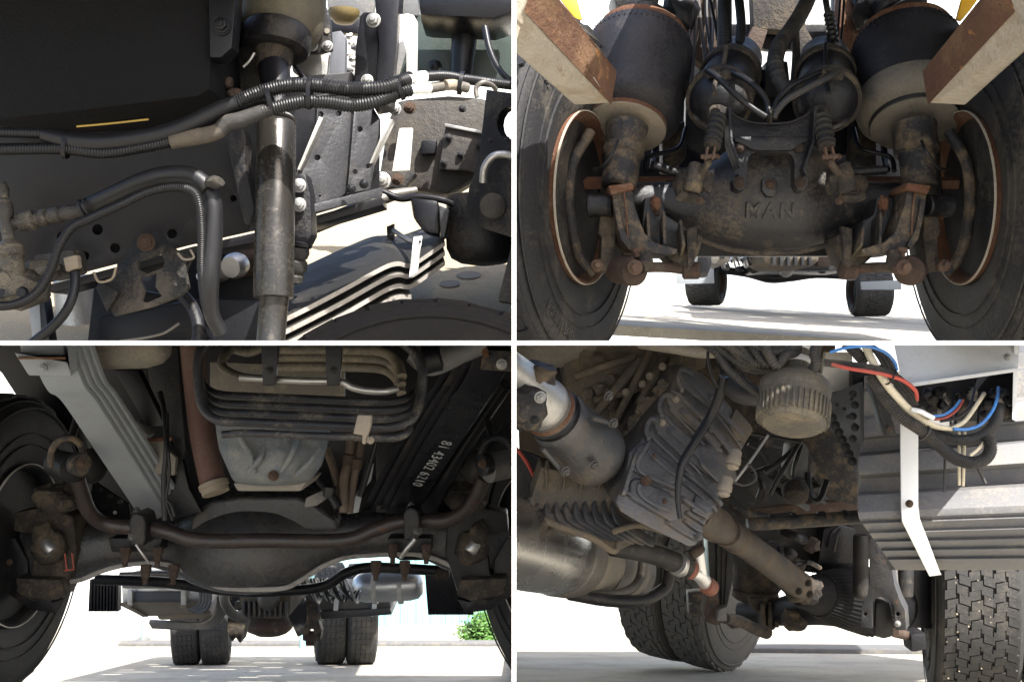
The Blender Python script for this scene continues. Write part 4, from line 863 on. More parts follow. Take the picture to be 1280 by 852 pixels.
ribbed('braided_hose', 'hosek', T2, [(906, -15, 2.7), (906, 25, 2.62), (905, 70, 2.55)], 9, 5, .2)
H('air_hose', 'hosek', [(922, -15, 2.62), (926, 22, 2.58), (926, 45, 2.56), (920, 70, 2.55)], 6)
H('brown_hose', 'hose', [(994, 38, 2.62), (995, 70, 2.6), (992, 110, 2.55)], 5)
ribbed('spiral_hose', 'hosek', T2, [(1036, 18, 2.6), (1040, 40, 2.58), (1045, 70, 2.56)], 7, 7, .3)
H('air_hose', 'hosek', [(1030, -12, 2.62), (1033, 6, 2.6), (1036, 24, 2.6)], 4)
for x in (1048, 1053): H('cable', 'hosek', [(x + 3, -12, 2.7), (x, 30, 2.66), (x - 3, 70, 2.62)], 1.6)
H('cable', 'hosek', [(885, -12, 2.7), (893, 25, 2.66), (897, 50, 2.62)], 2)
for k in range(7):
    x = 848 + (k * 37 % 50); H('cable', 'hosek' if k % 2 else 'hose', [(x, -10, 2.85), (x + 6 - k, 30, 2.8), (x + (k % 3) * 9 - 6, 80 + 4 * k, 2.7)], 2.6)
# ----- frame behind the axle
fr = block('frame_rail', 'rustdk', T2, [(872, -20), (902, -20), (903, 70), (884, 86), (864, 70)], 2.85, .05, .004)
block('frame_rail', 'rust', T2, [(1052, -20), (1090, -20), (1080, 40), (1066, 84), (1046, 72), (1048, 30)], 2.82, .05, .004)
cm = block('cross_member', 'castd', T2, [(940, -15), (1016, -15), (1006, 36), (988, 38), (962, 37), (942, 35)], 3.0, .05, .004)
block('cross_brace', 'rustdk', cm, [(941, 33), (960, 37), (948, 76), (925, 70)], 2.98, .04, .004)
block('cross_brace', 'castd', cm, [(1007, 33), (990, 37), (1002, 74), (1026, 68)], 2.98, .04, .004)
block('tie_plate', 'black', cm, [(903, 30), (1034, 30), (1034, 46), (1008, 62), (958, 62), (930, 52), (903, 48)], 3.08, .03, .003)
block('valve_block', 'blackw', T2, [(958, 76), (985, 76), (990, 120), (955, 122)], 2.7, .08, .006)
block('valve_block', 'black', T2, [(938, 88), (956, 86), (958, 120), (938, 118)], 2.72, .08, .006)
block('cross_member', 'black', T2, [(840, 82), (870, 70), (1046, 100), (1090, 80), (1092, 176), (1060, 190), (870, 190), (838, 165)], 2.95, .04, .004) if 0 else None
block('frame_web', 'black', T2, [(858, 110), (900, 96), (1030, 108), (1080, 96), (1086, 186), (1044, 196), (880, 196), (856, 180)], 2.72, .03, .004)
block('mount_plate', 'blackw', T2, [(766, -14), (826, -14), (822, 10), (770, 8)], 2.66, .14, .006)
block('mount_plate', 'blackw', T2, [(1108, -14), (1160, -14), (1160, 8), (1112, 10)], 2.66, .14, .006)
for x in (852, 1082): lump('valve_body', 'black', T2, (x, 12, 2.8), 20, .4, x, (1, .6, 1.5), 3)
for sx in (1, -1):
    block('radius_arm', 'blackr', T2, pol(sx, [(828, 168), (856, 150), (858, 196), (842, 214), (828, 214)]), 2.62, .06, .006)
    pipe('brake_pipe', 'black', T2, pol(sx, [(858, 160, 2.55), (848, 185, 2.5), (812, 196, 2.48), (806, 214, 2.46)]), 3)
    pipe('brake_pipe', 'black', T2, pol(sx, [(820, 170, 2.6), (818, 196, 2.56), (815, 212, 2.5)]), 4)
# ----- the front of the truck seen far below
fa = axle_loft(smooth_secs([(872, 338, 5.2, 6, 8), (905, 338, 5.2, 5, 8), (935, 342, 5.2, 5, 8), (962, 347, 5.2, 7, 10), (990, 346, 5.2, 6, 10), (1020, 343, 5.2, 5, 8), (1060, 344, 5.2, 6, 8), (1096, 348, 5.2, 8, 8)]), 1, 20).build('front_axle', 'blackw', T2)
tf = (.10, -1, 0)
fw = wheel(T2, (901, 352, 5.2), 30, (.9, -.43, -.02), 1.25, 'block', 'tyred', 'rustdk', rim_r=.52, blocks=36, rows=4, ring=None, seg=48)
fw['label'] = 'small front tyre seen far below the axle on the left'
fw = wheel(T2, (1066, 364, 5.2), 32, (-1, .08, -.02), 1.3, 'block', 'tyred', 'rustdk', rim_r=.52, blocks=36, rows=4, ring=None, seg=48)
fw['label'] = 'small front tyre seen far below the axle on the right'
block('mud_flap', 'greyp', T2, [(846, 334), (892, 332), (893, 354), (846, 355)], 4.9, .012, .002)
block('mud_flap', 'greyp', T2, [(1076, 352), (1127, 350), (1127, 362), (1077, 362)], 4.9, .012, .002)
block('air_tank', 'steeldk', T2, [(884, 318), (896, 312), (912, 316), (914, 326), (904, 332), (888, 330)], 4.2, .2, .02)
block('spring_hanger', 'blackw', T2, [(876, 300), (888, 306), (890, 330), (884, 346), (874, 346), (872, 325)], 3.6, .06, .004)
block('spring_hanger', 'blackw', T2, [(1063, 318), (1072, 310), (1076, 336), (1070, 350), (1063, 348)], 3.6, .06, .004)
gb = block('gearbox', 'castalud', T2, [(952, 316), (962, 318), (1012, 317), (1024, 315), (1024, 326), (1014, 333), (966, 333), (956, 328)], 4.4, .3, .012)
for k in range(6): block('gearbox_fin', 'castalu', gb, [(966 + k * 9, 320), (970 + k * 9, 320), (970 + k * 9, 332), (966 + k * 9, 332)], 4.38, .03, .004)
block('engine_sump', 'black', T2, [(905, 322), (950, 318), (952, 338), (1064, 338), (1066, 330), (1030, 318), (1030, 300), (905, 300)], 4.8, .4, .02)
MB().lathe(P(982, 338, 4.9), (0, -1, .2), [(0, S(9, 5)), (.05, S(8, 5)), (.09, S(4, 5))], 20).build('flange', 'steel', T2)
turned('air_dryer', 'black', T2, (1038, 318, 4.2), (1064, 316, 4.2), [(0, 6), (.15, 10), (.5, 11), (.9, 11), (1, 8)], 20)
block('bracket', 'rustdk', T2, [(1022, 322), (1034, 318), (1040, 333), (1022, 333)], 4.5, .05, .004)
block('mount_rail', 'castalu', T2, [(1044, 331), (1064, 328), (1066, 337), (1046, 337)], 4.2, .1, .006)
for k in range(14):
    x = 890 + k * 4.5; pipe('cable', 'hosek' if k % 3 else 'steel', T2, [(x, 300, 4.1 + .05 * k), (x + 5, 316 + (k % 4) * 3, 4.1 + .05 * k), (x + 12, 322, 4.2 + .05 * k), (x + 16, 334 - (k % 3) * 3, 4.3 + .05 * k)], 1.4, seg=6)
for k in range(9):
    lump('engine_fitting', ('castalu', 'black', 'castd')[k % 3], T2, (908 + k * 17, 334 + (k * 7 % 5), 4.9), 5, .5, k, (1.2, .8, .8), 2)
block('frame_web', 'black', T2, [(834, -20), (912, -20), (908, 120), (880, 140), (866, 330), (850, 300), (846, 190), (836, 150)], 2.98, .03, .004)
block('frame_web', 'black', T2, [(1042, -20), (1092, -20), (1090, 180), (1084, 300), (1064, 320), (1050, 150), (1040, 70)], 2.98, .03, .004)
block('frame_web', 'black', T2, [(796, 175), (850, 160), (1076, 160), (1132, 175), (1140, 250), (1080, 320), (850, 320), (790, 250)], 2.9, .03, .004)
# unseen holed floor added outside the frame to shade and dapple the axle
hl = [(.66, 2.0, .09, .05), (.74, 1.88, .05, .03), (1.22, 1.9, .06, .04), (1.1, 1.7, .07, .018), (.44, 2.33, .045, .04), (.98, 2.4, .10, .014), (1.4, 2.3, .09, .02), (1.0, 1.95, .03, .03), (.66, 1.5, .05, .05), (.72, 1.66, .03, .05)]
mb = MB(); mb.sheet([(.10, .72), (.95, .72), (.95, 1.16), (1.58, 1.3), (1.58, 2.74), (.38, 2.74), (.36, 1.16), (.10, 1.16)], lambda x, y: Vector((x, y, .96)), (0, 0, .03), [[(a - w_, b - h_), (a + w_, b - h_ * .7), (a + w_ * .8, b + h_), (a - w_ * .7, b + h_ * .6)] for a, b, w_, h_ in hl])
mb.build('added_shade_floor', 'blackw', T2)
sl_ = []
rnd = random.Random(5)
for k in range(46):
    x = rnd.uniform(1.55, 3.3); y = rnd.uniform(3.2, 4.7); w_ = rnd.uniform(.03, .12); h_ = rnd.uniform(.02, .05)
    if any(abs(x - a) < .2 and abs(y - b) < .09 for a, b, *_ in sl_): continue
    sl_.append((x, y, w_, h_))
mb = MB(); mb.sheet([(1.45, 2.76), (3.4, 2.76), (3.4, 4.8), (1.7, 4.8)], lambda x, y: Vector((x, y, 1.72)), (0, 0, .03), [[(a - w_, b - h_), (a + w_, b - h_ * .7), (a + w_ * .8, b + h_), (a - w_ * .9, b + h_ * .8)] for a, b, w_, h_ in sl_])
mb.build('added_dapple_floor', 'blackw', T2)  # unseen slotted sheet added to break sunlight into dapples on the ground
# ------------------------------------------------------------------ lower left: the leaf-sprung front axle seen from the front
BAY[0] = 3
T3 = thing('truck', 'truck front axle with one grey and one black leaf spring under a coiled pipe', 'truck', P(320, 880, 4.2), 'views under a truck')
w3 = wheel(T3, (26, 680, 4.0), 188, (1, -.02, -.03), .6, 'rib', 'tyre', 'blackw', rim_r=.53, blocks=60, rows=5)
w3['label'] = 'front tyre at the end of the axle beside the grey spring'
w3 = wheel(T3, (668, 694, 4.0), 188, (-.88, -.47, -.03), .6, 'rib', 'tyre', 'blackw', rim_r=.53, blocks=60, rows=5)
w3['label'] = 'front tyre at the end of the axle beside the black spring'
def c3(x): return 640 - x
# ----- axle beam
hs = [(40, 690, 4.15, 40, 40), (80, 692, 4.12, 40, 40), (120, 684, 4.1, 30, 36), (160, 678, 4.1, 25, 34), (200, 680, 4.1, 28, 36), (230, 682, 4.1, 36, 40), (255, 682, 4.1, 46, 58), (290, 680, 4.1, 55, 76), (325, 679, 4.1, 57, 82), (360, 678, 4.1, 54, 76), (395, 674, 4.1, 42, 56), (430, 668, 4.1, 28, 38), (470, 664, 4.1, 25, 34), (520, 666, 4.1, 27, 36), (560, 674, 4.1, 36, 40), (600, 680, 4.15, 42, 42), (636, 690, 4.18, 42, 40)]
ax3 = axle_loft(smooth_secs(hs), 1, 44, 2.6).wobble(.003, 12).build('axle_housing', 'cast3', T3)
fl = [(72, 728, 3.98), (100, 724, 3.97), (130, 712, 3.97), (160, 705, 3.97), (195, 703, 3.97), (220, 708, 3.97), (248, 722, 3.96), (270, 732, 3.92), (300, 736, 3.89), (350, 735, 3.89), (372, 727, 3.92), (400, 709, 3.96), (430, 697, 3.97), (470, 693, 3.97), (520, 692, 3.97), (550, 700, 3.97), (580, 714, 3.97), (612, 718, 3.98)]
MB().tube(spline(VP(fl)), S(4.2, 3.96), 8, flat=((0, 1, 0), .8)).build('belly_flange', 'edge3', ax3)
0 and MB().tube(spline(VP([(222, 680, 3.95), (246, 660, 3.93), (268, 640, 3.95), (310, 631, 3.96), (360, 632, 3.96), (385, 645, 3.95), (410, 662, 3.93), (440, 676, 3.95)])), S(3, 3.95), 8).build('casting_ridge', 'cast3', ax3)
o = MB(); o.sheet([(240, 645), (262, 626), (300, 620), (372, 620), (396, 632), (420, 650), (424, 664), (236, 664)], flat(3.93), (0, .3, 0)); o.build('housing_hump', 'cast3', ax3, bevel=.05, segs=6)
for sx in (1, -1):
    X = (lambda x: x) if sx > 0 else (lambda x: 652 - x)
    # knuckle, hub casting and joint in the wheel
    kn = block('steering_knuckle', 'castd', T3, [(X(18), 640), (X(60), 632), (X(92), 646), (X(96), 690), (X(80), 742), (X(40), 752), (X(18), 738), (X(40), 715), (X(44), 668), (X(16), 664)], 3.95, .12, .012)
    kn.data.materials[0] = M['castd'] if sx > 0 else M['blackw']
    lump('swivel_housing', 'castd', kn, (X(62), 684, 3.92), 21, .18, 1, (1, .8, 1.05))
    turned('joint_pin', 'steel', kn, (X(56), 676, 3.90), (X(66), 690, 3.88), [(0, 8), (.2, 9), (.8, 9), (1, 7)], 16)
    lump('joint_fork', 'castd', kn, (X(54), 668, 3.9), 13, .3, 7, (1, .8, 1.3))
    lump('steering_arm', 'castd', kn, (X(70), 622, 3.86), 22, .45, 11, (1.3, .8, .8))
    turned('ball_joint', 'castd', kn, (X(78), 626, 3.8), (X(84), 630, 3.75), [(0, 9), (.4, 12), (.8, 10), (1, 6)], 18)
    block('brake_shield', 'blackw', T3, [(X(18), 672), (X(34), 700), (X(36), 736), (X(66), 752), (X(80), 748), (X(70), 766), (X(38), 762), (X(10), 742), (X(-2), 700), (X(2), 672)], 3.99, .04, .006)
    block('kingpin_lug', 'castd', T3, [(X(18), 722), (X(76), 724), (X(82), 744), (X(62), 752), (X(24), 744)], 3.9, .1, .012)
    bolt(kn, (X(12), 702, 3.93), 4, (0, -1, 0), 'rustl')
# red paint mark
fn = flat(3.935)
mk = MB()
for a, b in (((81, 691), (83.5, 713)), ((81, 713), (92, 711)), ((90, 691), (92.5, 712))):
    mk.beam(P(a[0], a[1], 3.7), P(b[0], b[1], 3.7), .004, .003, FWD)
mk.build('paint_mark', 'redp', ax3)
# ----- grey leaf spring
def leaf_strip(name, m, par, L, R, th, dz=0, dx=0, ddy=0.):
    """leaf plate between a left and a right edge line of (x, y, d)"""
    l = spline(VP([(p[0] + dx, p[1] + ddy, p[2] + dz) for p in L]), n=6); r = spline(VP([(p[0] + dx, p[1] + ddy, p[2] + dz) for p in R]), n=6)
    rings = []
    for a, b in zip(l, r):
        v = Vector((.25, 1, .45)).normalized() * th
        rings.append([a, b, b + v, a + v])
    return MB().rings(rings).build(name, m, par, bevel=.003, angle=30)
gL = [(40, 432, 2.95), (46, 462, 3.05), (60, 489, 3.12), (78, 503, 3.2), (120, 565, 3.5), (162, 627, 3.8), (178, 652, 3.92)]
gR = [(86, 430, 2.95), (96, 460, 3.05), (106, 484, 3.12), (121, 503, 3.2), (158, 560, 3.5), (196, 622, 3.8), (206, 640, 3.92)]
sp3 = leaf_strip('leaf_spring', 'greyp', T3, gL, gR, .018); sp3['label'] = 'grey painted leaf spring flecked with rust'
for k in range(1, 4): leaf_strip('spring_leaf', 'greyp', sp3, gL[0:], gR, .018, .028 * k, 8.5 * k, -1.5 * k)
bk = MB(); bk.hexa(VP([(18, 440, 2.9), (84, 452, 2.86), (90, 470, 2.86), (36, 469, 2.9)]), VP([(18, 440, 3.2), (84, 452, 3.16), (90, 470, 3.16), (36, 469, 3.2)])); b_ = bk.build('spring_bracket', 'greyp', T3, bevel=.006)
bk = MB(); bk.hexa(VP([(84, 430, 2.86), (96, 428, 2.9), (97, 462, 2.9), (88, 468, 2.86)]), VP([(84, 428, 3.2), (96, 428, 3.2), (97, 462, 3.2), (88, 468, 3.2)])); bk.build('bracket_cheek', 'greyp', b_, bevel=.004)
bk = MB(); bk.hexa(VP([(22, 446, 2.885), (82, 446, 2.85), (82, 449, 2.85), (22, 449, 2.885)]), VP([(22, 446, 2.95), (82, 446, 2.9), (82, 449, 2.9), (22, 449, 2.95)])); bk.build('rusty_lip', 'rust', b_, bevel=.002)
bolt(b_, (56, 459, 2.85), 7, (0, -1, -.2), 'greyp')
block('spring_end', 'greyp', b_, [(24, 428), (80, 428), (80, 444), (26, 444)], 2.95, .1, .006)
# ----- black leaf spring
kL = [(596, 432, 2.95), (584, 466, 3.05), (571, 488, 3.12), (560, 503, 3.2), (522, 566, 3.5), (492, 622, 3.75), (482, 642, 3.92)]
kR = [(650, 436, 2.95), (632, 464, 3.05), (622, 484, 3.12), (604, 510, 3.2), (566, 568, 3.5), (532, 622, 3.75), (522, 642, 3.92)]
sb3 = leaf_strip('leaf_spring', 'blackc', T3, kL, kR, .018); sb3['label'] = 'black leaf spring with white printed number'
for k in range(1, 4): leaf_strip('spring_leaf', 'blackw' if k == 2 else 'black', sb3, kL, kR, .018, .028 * k, -10 * k, -1.5 * k)
bk = MB(); bk.hexa(VP([(604, 436, 2.9), (660, 440, 2.88), (660, 466, 2.88), (600, 462, 2.9)]), VP([(604, 436, 3.1), (660, 440, 3.1), (660, 466, 3.1), (600, 462, 3.1)])); b_ = bk.build('spring_bracket', 'blackr', T3, bevel=.006)
bolt(b_, (627, 455, 2.87), 7, (0, -1, -.2), 'zinc')
bk = MB(); bk.hexa(VP([(600, 430, 2.88), (606, 428, 2.88), (612, 446, 2.86), (604, 446, 2.87)]), VP([(600, 430, 3.1), (606, 428, 3.1), (612, 446, 3.1), (604, 446, 3.1)])); bk.build('rusty_lip', 'rust', b_, bevel=.003)
a = P(519, 608, 3.66); b = P(563, 545, 3.36); xd = (b - a).normalized(); acr = (P(532, 585, 3.5) - P(552, 585, 3.5)).normalized()
nn = xd.cross(acr)
if nn.y > 0: pass
text('printed_number', '81 43402 6210', 'printw', sb3, .052, frame_at((a + b) * .5 - Vector((.25, 1, .45)).normalized() * .012, -xd, -acr), .0004, 1.1)
# ----- stabiliser bar
pts = [(96, 596, 3.55), (103, 618, 3.6), (112, 640, 3.65), (128, 653, 3.7), (155, 658, 3.72), (185, 660, 3.72), (212, 665, 3.72), (240, 674, 3.72), (280, 676, 3.72), (330, 675, 3.72), (400, 676, 3.72), (440, 673, 3.72), (470, 661, 3.72), (500, 652, 3.72), (530, 651, 3.72), (560, 649, 3.7), (582, 638, 3.65), (596, 618, 3.6), (606, 596, 3.55)]
st3 = pipe('stabiliser_bar', 'bar3', T3, pts, 9.2, 18)
for i, (x, y) in enumerate(((172, 658), (515, 651))):
    mb = MB(); mb.sheet([(x - 10, y + 24), (x - 11, y - 8), (x - 7, y - 16), (x - 1, y - 18), (x + 7, y - 14), (x + 10, y - 4), (x + 9, y + 18), (x + 6, y + 25)], flat(3.64), (0, .12, 0)); cl = mb.build('stabiliser_clamp', 'blackw', T3, bevel=.01, segs=3)
    bolt(cl, (x - 5 if i == 0 else x + 6, y + 12, 3.655), 7, (0, -1, -.1), 'castalu')
    bolt(cl, (x - 1, y - 18, 3.7), 6, (0, -.2, 1), 'castalu')
    pipe('grease_pipe', 'steel', cl, [(x - 2 if i == 0 else x + 4, y + 22, 3.64), (x + 6 if i == 0 else x - 6, y + 34, 3.64), (x + 14 if i == 0 else x - 14, y + 45, 3.66)], 1.6 if i == 0 else 3)
for sx in (1, -1):
    X = (lambda x: x) if sx > 0 else (lambda x: 705 - x)
    fk = MB(); p = spline(VP([(X(63), 582, 3.42), (X(64), 565, 3.4), (X(72), 552, 3.4), (X(85), 547, 3.4), (X(97), 552, 3.42), (X(104), 566, 3.44), (X(106), 584, 3.44), (X(100), 594, 3.44)]), n=6)
    fk.tube(p, S(4.2, 3.4), 8, flat=((0, 1, 0), 1.0)); f_ = fk.build('link_fork', 'blackr' if sx > 0 else 'blackw', T3)
    MB().lathe(P(X(99), 580, 3.38), Vector((sx * .75, -.6, -.1)), [(-.02, S(11, 3.4)), (-.015, S(14, 3.4)), (.012, S(14, 3.4)), (.016, S(10, 3.4))], 28).build('fork_cheek', 'blackr' if sx > 0 else 'blackw', f_)
    bolt(f_, (X(101), 579, 3.345), 6.5, (sx * .75, -.6, -.1), 'rustl')
    MB().lathe(P(X(82), 582, 3.5), Vector((sx * .8, -.55, -.1)), [(-.06, S(13, 3.4)), (-.055, S(18, 3.4)), (.045, S(19, 3.4)), (.05, S(12, 3.4))], 36).build('rubber_bush', 'greyd' if sx < 0 else 'rubber', f_)
    pipe('link_rod', 'blackw', T3, [(X(88), 550, 3.5), (X(93), 535, 3.55), (X(100), 512, 3.6)], 5)
    MB().lathe(P(X(114), 582, 3.75), Vector((sx * .7, -.7, 0)), [(-.03, S(22, 3.7)), (0, S(23, 3.7)), (.02, S(18, 3.7)), (.03, S(8, 3.7))], 32).build('bump_stop', 'rubberd', T3)
# ----- U-bolt nuts
for (x, y) in ((157, 692), (197, 692), (182, 714), (217, 714), (491, 688), (533, 688), (470, 709), (506, 709)):
    u = MB(); r = S(5.6, 3.85); p = P(x, y - 2, 3.86)
    u.lathe(p, (0, -.15, -1), [(-.02, r * 1.25), (.004, r * 1.3), (.006, r * 1.0), (.03, r * .95), (.034, r * .6), (.052, r * .6), (.055, r * .45)], 7)
    u.build('spring_bolt_nut', 'rustdk', T3, bevel=.001)
for x in (163, 512): block('clamp_pad', 'blackw', T3, [(x - 28, 672), (x + 40 if x < 300 else x + 28, 672), (x + 36 if x < 300 else x + 26, 690), (x - 24, 690)], 3.9, .1, .008)
# ----- coiled pipe under the engine
cl3 = None
for i in range(5):
    o = 10.5 * i; dd = -.05 * i
    pts = [(262 + i, 420, 2.75 + dd), (249, 440 + o * .2, 2.72 + dd), (248, 462 + o * .6, 2.7 + dd), (254, 482 + o * .85, 2.68 + dd), (272, 493 + o, 2.66 + dd), (310, 496 + o, 2.66 + dd), (380, 499 + o, 2.66 + dd), (450, 502 + o, 2.66 + dd), (490, 502 + o, 2.68 + dd), (515, 495 + o * .9, 2.70 + dd), (526, 478 + o * .6, 2.74 + dd), (528, 456 + o * .3, 2.76 + dd), (518, 438 + o * .1, 2.78 + dd), (498, 424, 2.8 + dd)]
    if i == 4: pts = [(278, 543, 2.46), (310, 541, 2.46), (380, 544, 2.46), (450, 546, 2.46), (490, 547, 2.46), (505, 543, 2.46), (512, 536, 2.5)]
    q = pipe('coil_pipe' if cl3 else 'pipe_coil', 'coil3', cl3 or T3, pts, 6.0 if i < 4 else 5, 16)
    cl3 = cl3 or q
for j, (y, r) in enumerate(((437, 7), (447, 6), (458, 6))):
    pipe('coil_pipe', 'dustyp', cl3, [(344, y, 2.9), (400, y, 2.9), (450, y + 1, 2.9), (480, y + 4, 2.9), (496, y + 16, 2.88), (502, y + 34, 2.84)], r, 14)
pipe('coil_pipe', 'dustyp', cl3, [(330, 433, 2.88), (310, 440, 2.86), (290, 436, 2.86), (280, 446, 2.8), (278, 458, 2.78), (292, 468, 2.75), (312, 473, 2.72), (345, 475, 2.7)], 6, 14)
pipe('thin_pipe', 'steel', T3, [(300, 472, 2.66), (340, 474, 2.65), (380, 476, 2.64), (424, 477, 2.64), (440, 484, 2.64), (458, 488, 2.64), (480, 489, 2.64), (496, 486, 2.66)], 4.6, 14)
for x in (334, 414): block('pipe_bracket', 'black', T3, [(x - 8, 430), (x + 14, 430), (x + 10, 482), (x - 6, 482)], 2.61, .02, .004); bolt(T3, (x + 2, 463, 2.60), 4.5, (0, -1, 0), 'black')
block('coil_clamp', 'dusty', cl3, [(447, 518), (464, 519), (463, 532), (458, 548), (456, 556), (452, 554), (453, 544), (441, 542)], 2.42, .03, .006)
bolt(cl3, (463, 550, 2.42), 5, (0, -1, -.3), 'dusty')
block('coil_backing', 'dustyp', T3, [(262, 452), (430, 458), (430, 500), (262, 492)], 3.05, .03, .004)
# ----- oil sump
sm = MB(); rings = []
for (x0, x1, y, d0, d1) in ((268, 414, 520, 3.0, 3.4), (271, 412, 545, 2.98, 3.4), (274, 408, 562, 2.96, 3.4), (283, 402, 582, 2.96, 3.38), (290, 390, 598, 2.98, 3.36), (296, 382, 604, 3.02, 3.34)):
    k = 9; fr_ = [P(x0 + (x1 - x0) * i / k, y + 3 * math.sin(i * math.pi / k), d0 + .06 * (2 * i / k - 1) ** 2) for i in range(k + 1)]; bk_ = [P(x1 - (x1 - x0) * i / k, y, d1) for i in range(k + 1)]
    rings.append(fr_ + bk_)
sp_ = sm.rings(rings).build('oil_sump', 'sump3', T3, bevel=.01)
for a, b in (((300, 545), (318, 590)), ((330, 560), (312, 588)), ((372, 546), (352, 588)), ((398, 560), (372, 592))):
    pipe('sump_ridge', 'sump3', sp_, [(a[0], a[1], 2.97), ((a[0] + b[0]) / 2 + 3, (a[1] + b[1]) / 2, 2.95), (b[0], b[1], 2.97)], 4, 10)
bolt(sp_, (342, 594, 2.965), 7, (0, -1, -.2), 'rustl', 'drain_plug')
block('sump_lip', 'tank', sp_, [(290, 603), (384, 602), (376, 614), (296, 614)], 3.06, .25, .01)
# ----- brown pipe, rails and tank behind
pipe('exhaust_pipe', 'brownpipe', T3, [(240, 428, 3.6), (246, 490, 3.6), (254, 545, 3.58), (262, 585, 3.55), (268, 612, 3.55)], [15, 15, 16, 16, 16], 24)
turned('exhaust_flange', 'dusty', T3, (266, 602, 3.53), (270, 616, 3.52), [(0, 16), (.1, 18.5), (.5, 18.5), (.55, 17), (1, 17)], 30)
turned('air_tank', 'tank', T3, (92, 436, 3.3), (214, 432, 3.3), [(0, 2), (.03, 14), (.1, 22), (.25, 27), (.75, 27), (.9, 22), (.97, 14), (1, 2)], 40)
block('frame_rail', 'black', T3, [(142, 462), (172, 462), (206, 532), (184, 534)], 3.6, .05, .006)
block('frame_rail', 'blackw', T3, [(180, 430), (222, 430), (228, 520), (232, 565), (226, 575), (210, 540), (190, 500)], 3.8, .04, .006)
for a in ((186, 456), (222, 552)): MB().lathe(P(a[0], a[1], 3.795), (0, -1, 0), [(0, S(4, 3.8)), (.002, S(4, 3.8))], 14).build('rail_hole', 'black', T3)
block('hanger_plate', 'tank', T3, [(184, 548), (206, 548), (208, 560), (220, 572), (218, 594), (196, 592), (184, 582)], 3.7, .03, .004)
block('rust_strip', 'rust', T3, [(182, 548), (214, 546), (214, 551), (182, 552)], 3.68, .03, .002)
block('frame_web', 'black', T3, [(204, 540), (226, 568), (236, 610), (252, 640), (205, 650), (206, 596)], 3.85, .04, .004)
for k, (pts, r) in enumerate((([(200, 490, 3.6), (206, 520, 3.55), (208, 560, 3.5), (205, 600, 3.5), (206, 650, 3.5)], 3.4), ([(209, 516, 3.55), (210, 560, 3.5), (212, 590, 3.5), (208, 625, 3.5), (216, 650, 3.5)], 2), ([(203, 620, 3.5), (212, 628, 3.5), (218, 645, 3.5)], 2))): pipe('cable', 'hosek', T3, pts, r, 8)
turned('drum_fitting', 'steel', T3, (170, 530, 3.9), (184, 548, 3.9), [(0, 10), (.5, 12), (1, 10)], 16)
block('frame_web', 'black', T3, [(-30, 425), (60, 425), (110, 560), (90, 600), (40, 530), (24, 500), (2, 466), (-30, 440)], 4.5, .04, .004)
block('engine_block', 'black', T3, [(224, 430), (560, 430), (560, 560), (480, 640), (240, 640)], 4.6, .3, .01)
block('brake_disc_guard', 'blackm', T3, [(116, 600), (160, 630), (164, 650), (130, 650), (112, 625)], 4.2, .02, .004)
for i in range(9):
    x = 122 + (i * 13) % 34; y = 612 + (i * 7) % 34
    MB().lathe(P(x + 4, y, 4.19), (0, -1, 0), [(0, S(2.4, 4.2)), (.003, S(2.4, 4.2))], 10).build('guard_hole', 'zinc' if i == 4 else 'black', T3)
# hoses on the right behind the sump
for pts, r, m_ in (([(438, 548, 3.5), (436, 575, 3.5), (430, 600, 3.48), (430, 640, 3.45)], 6, 'hosebr'), ([(452, 548, 3.52), (446, 580, 3.5), (440, 610, 3.5), (436, 640, 3.5)], 5.5, 'hosebr'), ([(408, 560, 3.55), (418, 590, 3.52), (424, 625, 3.5)], 5, 'hosebr'), ([(400, 600, 3.5), (412, 615, 3.46), (423, 634, 3.44)], 6, 'hosek'), ([(470, 552, 3.6), (462, 580, 3.6), (450, 620, 3.6)], 4, 'hosek')):
    h = pipe('oil_hose', m_, T3, pts, r, 12)
    if r > 5: turned('hose_ferrule', 'rustdk' if m_ == 'hosebr' else 'hosek', h, (pts[1][0] + 1, pts[1][1] - 8, pts[1][2] - .005), (pts[1][0] - 1, pts[1][1] + 6, pts[1][2] - .005), [(0, r), (.1, r * 1.3), (.9, r * 1.3), (1, r)], 14)
block('torn_shield', 'greyp', T3, [(452, 604), (462, 572), (467, 580), (464, 600), (454, 612), (448, 640), (434, 642)], 3.6, .006, .001)
block('clip_bracket', 'greyd', T3, [(382, 622), (404, 612), (410, 622), (396, 632), (380, 634)], 3.5, .05, .006)
block('frame_rail', 'blackw', T3, [(470, 552), (502, 548), (490, 640), (470, 640)], 3.9, .05, .004)
pipe('shock_absorber', 'black', T3, [(632, 480, 3.5), (605, 520, 3.6), (575, 565, 3.7), (545, 615, 3.8), (535, 632, 3.85)], [9, 9, 11, 13, 13], 20)
pipe('steering_rod', 'castd', T3, [(545, 608, 3.9), (570, 612, 3.9), (600, 612, 3.9)], 11, 16)
pipe('brake_canister', 'greyd', T3, [(516, 438, 2.9), (540, 450, 2.9), (576, 440, 2.9), (606, 428, 2.9)], [16, 20, 14, 13], 24)
turned('canister_cap', 'black', T3, (528, 450, 2.88), (552, 444, 2.88), [(0, 14), (.1, 19), (.9, 19), (1, 14)], 28)
block('disc_guard', 'blackm', T3, [(528, 620), (572, 618), (572, 646), (530, 646)], 4.2, .02, .003)
